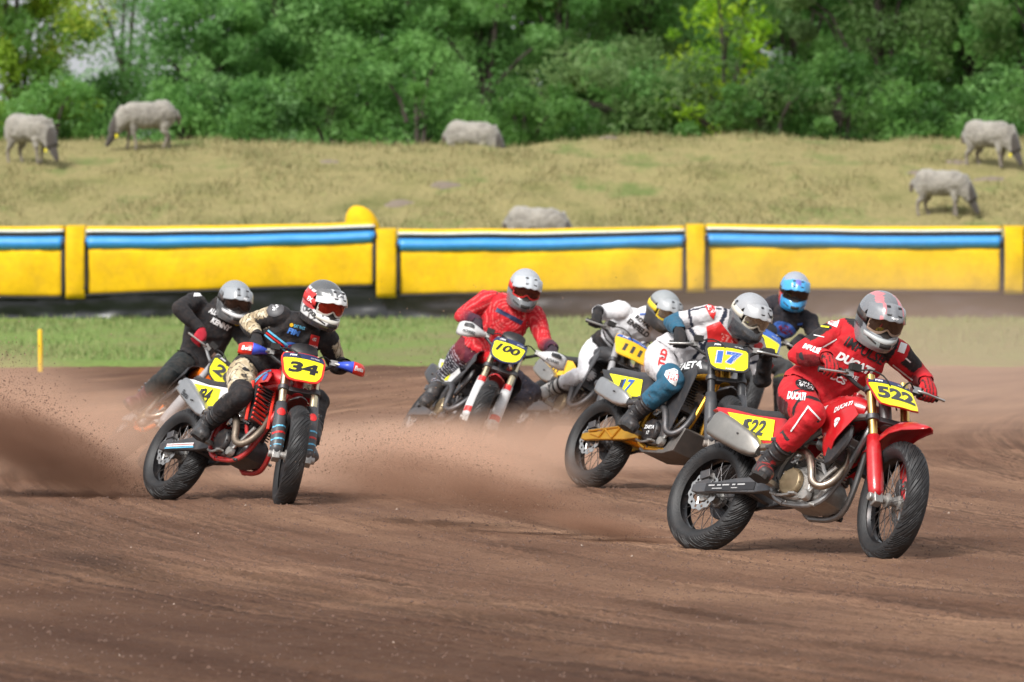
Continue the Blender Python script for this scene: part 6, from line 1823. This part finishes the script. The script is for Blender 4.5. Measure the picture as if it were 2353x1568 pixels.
RIDERS.append(dict(bike='blue', pel=(.57, -.04, .93), rsh=(1775, 700), lsh=(1858, 732), head=(1826, 664), look=(6, 20, 8), relb=(1738, 770), lelb=(1868, 780), lknee=(1814, 860), lank=(1794, 950), hfwd=.10, dsh=.0,
    label='rider in a dark jersey with a bright blue helmet, behind the white and teal rider', colours=cblue, boot=(.05, .05, .052), lens=LDARK, vox=.0102,
    helmet=dict(shell=HS, col=(.03, .30, .62), pcol=(.05, .34, .66), paint=lambda p, a: (.30, .33, .38) if p.z > .085 else ((.55, .02, .02) if abs(a) > 60 and p.z < .02 else None), ppaint=lambda a, q: (.32, .36, .42) if q < .25 else ((.16, .14, .5) if abs(a) < 14 and q < .7 else None), marks=[]),
    prints=[('j', 'emblem', ell(.5, .36), 1803, 758, 58, 34, 25, BLUP), ('j', 'emblem', ell(.5, .36), 1805, 758, 36, 20, 25, mat('wine_print', (.22, .01, .03), .6, dirt=.1, height=False)), ('j', 'emblem', slant(.5), 1838, 745, 12, 8, 10, BLUP)]))
for R in RIDERS: rider(R)

# ================================================================== sheep on the bank
WOOL = cmat('wool', .95, .9, 45, .25, .3, .1)
EAR = mat('ear_tag', (.8, .7, .02), .5, dirt=.05, height=False)
def sheep(px, pyfeet, y, face, label, graze=1.0, size=1.0, tagcol=False, turn=0.0, zfix=None):
    """face = +1 looks to picture right, -1 left; turn = degrees turned towards the camera"""
    if zfix is None and pyfeet < 520:      # walk up the bank to where the feet are seen
        for k in range(140):
            yy = 94 + .1 * k; q = P(px, pyfeet, yy)
            if float(bank_z(np.array([q.x]), np.array([yy]))[0]) <= q.z and yy > 96: continue
            if yy > 96: y = yy; break
    c = P(px, pyfeet, y); z0 = float(bank_z(np.array([c.x]), np.array([y]))[0]) if zfix is None else zfix
    mb = MB(); V = Vector; s = size
    def e(c_, r): blob(mb, V(c_), (V((r[0], 0, 0)), V((0, r[1], 0)), V((0, 0, r[2]))), 18, 12)
    e((-.02, 0, .64), (.49, .255, .255)); e((-.27, 0, .66), (.285, .255, .265)); e((.22, 0, .645), (.28, .235, .25)); e((.0, 0, .61), (.38, .23, .22))
    g = graze
    mb.tube([(.34, 0, .68), (.52, 0, .60 - .10 * g), (.64, 0, .52 - .22 * g)], [.225, .165, .11], 16, 1)
    hx, hz = .68, .47 - .26 * g
    d = V((.45, 0, -.85 * g - .1 * (1 - g))).normalized()
    a = V((hx - .04, 0, hz + .06))
    mb.tube([a - d * .04, a + d * .06, a + d * .15, a + d * .23, a + d * .255], [.075, .074, .058, .042, .028], 14)
    for q in (-1, 1): mb.tube([a + V((-.01, .06 * q, .03)), a + V((-.04, .13 * q, .045)), a + V((-.05, .185 * q, .03))], [.022, .032, .01], 8, flat=.5)
    for (lx, q, st_) in ((.30, -1, .04), (.27, 1, -.05), (-.36, -1, -.05), (-.33, 1, .06)):
        if lx > 0: pts = [(lx, .10 * q, .48), (lx + .01, .105 * q, .31), (lx + st_ * .5, .10 * q, .25), (lx + st_, .10 * q, .06), (lx + st_ + .025, .10 * q, .0)]; r = [.085, .050, .035, .026, .034]
        else: pts = [(lx + .02, .10 * q, .52), (lx + .05, .115 * q, .38), (lx - .06 + st_ * .4, .11 * q, .27), (lx - .02 + st_, .105 * q, .07), (lx + .01 + st_, .105 * q, .0)]; r = [.125, .080, .040, .027, .034]
        mb.tube(pts, r, 10, 1)
    mb.tube([(-.54, 0, .72), (-.60, 0, .62), (-.60, 0, .46)], [.05, .045, .022], 8)
    me = remesh(mb, .024, 3, 'sheep')
    v, n = np_of(me)
    w = noise3(v, 14, px * .01) * .5 + noise3(v, 30, 3) * .35 + noise3(v, 5, 8) * .6
    face_m = (v[:, 0] > .60) & (v[:, 2] < .75); leg_m = (v[:, 2] < .30) & (v[:, 0] < .48)
    woolly = ~(face_m | leg_m)
    v2 = v + n * (w * .026 * woolly)[:, None]
    me.vertices.foreach_set('co', v2.astype(np.float32).ravel())
    col = np.tile(np.array((.25, .235, .205)), (len(v), 1)) * (1 + .55 * w[:, None])
    col = where(face_m, (.055, .05, .045), col); col = where(leg_m, (.20, .175, .15), col); col = where(v[:, 2] < .035, (.05, .045, .04), col)
    col = where((v[:, 0] < -.50) & (v[:, 2] < .62), (.12, .095, .075), col)
    set_col(me, np.clip(col, 0.01, 1))
    o = link('sheep', me, None, WOOL)
    o.location = (c.x, y, z0 - .015); o.scale = (s, s, s)
    o.rotation_euler = (0, 0, rad(-turn) if face > 0 else rad(180 + turn))
    tag(o, label, 'sheep', 'sheep grazing on the bank')
    if tagcol:
        m2 = MB(); m2.plate([(-.03, -.045), (.03, -.045), (.03, .03), (0, .045), (-.03, .03)], -.004, .004)
        t = m2.build('ear_tag', EAR, o); t.scale = (.75, .75, .75); t.location = (hx - .08, -.15 * (1 if face > 0 else -1), hz + .04)
    return o
sheep(66, 376, 103.8, 1, 'grey sheep grazing at the far left, in front of the yellow-green tree', 1, .99, True, 42)
sheep(338, 345, 104.6, -1, 'large grey sheep grazing towards the left in front of the pale willow', .95, 1.0, True, 15)
sheep(1083, 372, 106.8, 1, 'woolly sheep whose legs are hidden behind the crest of the bank', .9, .98, False, 28, 2.93)
sheep(1232, 580, 95.4, 1, 'pale sheep half hidden behind the yellow barrier in the middle', .9, .98, False, 25)
sheep(2272, 386, 102.0, 1, 'sheep standing highest at the right, next to bare earth patches', 1, .95, True, 40)
sheep(2162, 500, 97.8, 1, 'sheep with lowered head just above the barrier on the right', 1, .90, False, 22)
# ================================================================== dust thrown up by the wheels
def dust_mat(name, dens, col, sc, seed, thr=.42, soft=.25, aniso=.0, streak=False):
    m = bpy.data.materials.new(name); m.use_nodes = True; nt = m.node_tree; L = nt.links.new
    nt.nodes.clear(); out = N(nt, 'ShaderNodeOutputMaterial'); pv = N(nt, 'ShaderNodeVolumePrincipled')
    pv.inputs['Color'].default_value = (*col, 1); pv.inputs['Anisotropy'].default_value = aniso
    tc = N(nt, 'ShaderNodeTexCoord')
    # distance from the middle of the cloud in its own stretched space
    ln = N(nt, 'ShaderNodeVectorMath', operation='LENGTH'); L(tc.outputs['Object'], ln.inputs[0])
    fo = N(nt, 'ShaderNodeMapRange'); fo.interpolation_type = 'SMOOTHSTEP'; fo.inputs[1].default_value = .98; fo.inputs[2].default_value = .15; fo.inputs[3].default_value = 0; fo.inputs[4].default_value = 1
    L(ln.outputs['Value'], fo.inputs[0])
    n1 = N(nt, 'ShaderNodeTexNoise'); n1.noise_dimensions = '3D'; n1.inputs['Scale'].default_value = sc; n1.inputs['Detail'].default_value = 3; n1.inputs['Roughness'].default_value = .6
    mp = N(nt, 'ShaderNodeMapping'); mp.inputs['Location'].default_value = (seed, seed * .7, seed * .3)
    geo = N(nt, 'ShaderNodeNewGeometry'); L(tc.outputs['Object'] if streak else geo.outputs['Position'], mp.inputs[0]); L(mp.outputs[0], n1.inputs['Vector'])
    mr = N(nt, 'ShaderNodeMapRange'); mr.interpolation_type = 'SMOOTHSTEP'; mr.inputs[1].default_value = thr - soft; mr.inputs[2].default_value = thr + soft; mr.inputs[3].default_value = .08; mr.inputs[4].default_value = 1
    L(n1.outputs['Fac'], mr.inputs[0])
    mu = N(nt, 'ShaderNodeMath', operation='MULTIPLY'); L(fo.outputs[0], mu.inputs[0]); L(mr.outputs[0], mu.inputs[1])
    m2 = N(nt, 'ShaderNodeMath', operation='MULTIPLY'); m2.inputs[1].default_value = dens; L(mu.outputs[0], m2.inputs[0])
    L(m2.outputs[0], pv.inputs['Density']); L(pv.outputs[0], out.inputs['Volume'])
    return m
def dust(c, r, yaw, tilt, mat_, label):
    """ellipsoid of dust: c centre, r half axes"""
    bm = bmesh.new(); bmesh.ops.create_icosphere(bm, subdivisions=3, radius=1)
    me = bpy.data.meshes.new('dust_cloud'); bm.to_mesh(me); bm.free()
    o = link('dust_cloud', me, None, mat_)
    o.location = c; o.scale = r; o.rotation_euler = (0, rad(tilt), rad(yaw))
    return tag(o, label, kind='stuff')
DC = (.80, .55, .41)
DL = (.74, .54, .43)
DD = (.42, .25, .17)
dust(P(1020, 1090, 39.2), (1.15, 1.6, .46), -12, 4, dust_mat('dust_mid', 2.8, DC, 1.3, 3.0), 'brown dust thrown up between the red framed motorcycle and number 17')
dust(P(1080, 1080, 43.2), (2.6, 1.7, .55), 0, 0, dust_mat('dust_back', 1.8, DC, 1.2, 8.0), 'dust rolling along the track round the wheels of number 100')
dust(P(1270, 1030, 44.6), (1.1, 1.2, .50), 0, 0, dust_mat('dust_back_right', 1.0, DC, 1.2, 15.0), 'dust hiding the rear wheel of number 111')
dust(P(1405, 1215, 33.4), (.62, .22, .085), 6, 11, dust_mat('dust_roost', 14.0, DD, 2.2, 21.0, .42, .16, streak=True), 'stream of dirt sprayed from the rear tyre of number 522')
dust(P(1190, 1150, 34.0), (.80, .36, .17), 4, 12, dust_mat('dust_roost_middle', 9.0, DD, 2.4, 9.0, .44, .16, streak=True), 'thick middle of the dirt spray from number 522')
dust(P(980, 1110, 34.8), (.90, .5, .24), 0, 6, dust_mat('dust_roost_end', 4.5, DD, 2.4, 4.0, .45, .18, streak=True), 'spreading end of the dirt spray from number 522')
dust(P(1175, 1060, 40.6), (.75, .30, .13), 0, 13, dust_mat('dust_roost_seventeen', 5.0, DD, 2.4, 27.0, .45, .18, streak=True), 'dirt sprayed from the rear tyre of number 17')
dust(P(95, 1035, 38.8), (1.0, .7, .30), 0, 24, dust_mat('roost_left', 7.0, (.30, .17, .115), 2.2, 5.0, .42, .16, streak=True), 'dense dark roost sprayed from the rear tyre of number 34')
dust(P(60, 960, 41.5), (1.6, 1.2, .60), 0, 15, dust_mat('dust_left', 1.4, DC, 1.5, 11.0), 'dust cloud at the left edge behind the roost')
dust(P(345, 1000, 42.8), (1.3, 1.3, .46), 0, 0, dust_mat('dust_twenty', .8, DC, 1.6, 13.0), 'dust round the wheels of number 20')
dust(P(830, 1080, 40.4), (1.3, 1.3, .46), 0, 0, dust_mat('dust_thirtyfour', 1.7, DC, 1.6, 17.0), 'dust trailing past the front wheel of number 34')
dust(P(1800, 790, 62), (5.2, 9, 1.6), 0, 0, dust_mat('dust_haze', .045, DL, .5, 25.0, .35, .3), 'thin pale dust hanging between the riders and the barrier on the right')
dust(P(2250, 870, 52), (3.2, 8, 1.25), 0, 0, dust_mat('dust_right', .10, DL, .6, 31.0, .38, .3), 'pale dust drifting off the track at the right')

# flying crumbs of earth
def crumbs(name, n, a, b, spread, s0, s1, label, up=.5):
    a, b = np.array(a), np.array(b); t = RNG.random(n) ** .8
    p = a + (b - a) * t[:, None] + RNG.normal(size=(n, 3)) * np.array(spread) * (.12 + t[:, None])
    p[:, 2] += up * t * t * RNG.random(n); p[:, 2] = np.maximum(p[:, 2], .01)
    s = s0 + (s1 - s0) * RNG.random(n) ** 6
    base = np.array([[1, 0, -.6], [-.8, .7, -.5], [-.6, -.9, -.5], [0, 0, 1]])
    v = base[None] * s[:, None, None] * (.6 + .8 * RNG.random((n, 4, 1))) + p[:, None]
    f = (np.array([[0, 1, 2], [0, 3, 1], [1, 3, 2], [2, 3, 0]])[None] + 4 * np.arange(n)[:, None, None]).reshape(-1, 3)
    o = link(name, np_mesh(name, v.reshape(-1, 3), f), None, [STONE[2], mat('flying_earth', (.34, .21, .14), .95, dirt=0)])
    o.data.polygons.foreach_set('material_index', np.repeat(RNG.integers(0, 2, n), 4).astype(np.int32))
    return tag(o, label, kind='stuff')
crumbs('flying_dirt', 26000, P(1545, 1250, 33.2), P(850, 1090, 34.6), (.22, .35, .10), .0008, .0040, 'crumbs of earth flying from the rear tyre of number 522', .35)
crumbs('flying_dirt', 18000, P(345, 1135, 38.9), P(-60, 930, 39.2), (.20, .3, .14), .0009, .0065, 'dark earth flying from the rear tyre of number 34', .5)
crumbs('flying_dirt', 2500, P(650, 1120, 38.0), P(1000, 900, 39.5), (.35, .4, .28), .0012, .006, 'earth specks in the air beside number 34', .4)
crumbs('flying_dirt', 2500, P(1230, 1000, 45), P(1050, 830, 45), (.8, .8, .4), .0015, .006, 'specks of earth in the air round number 100', .3)
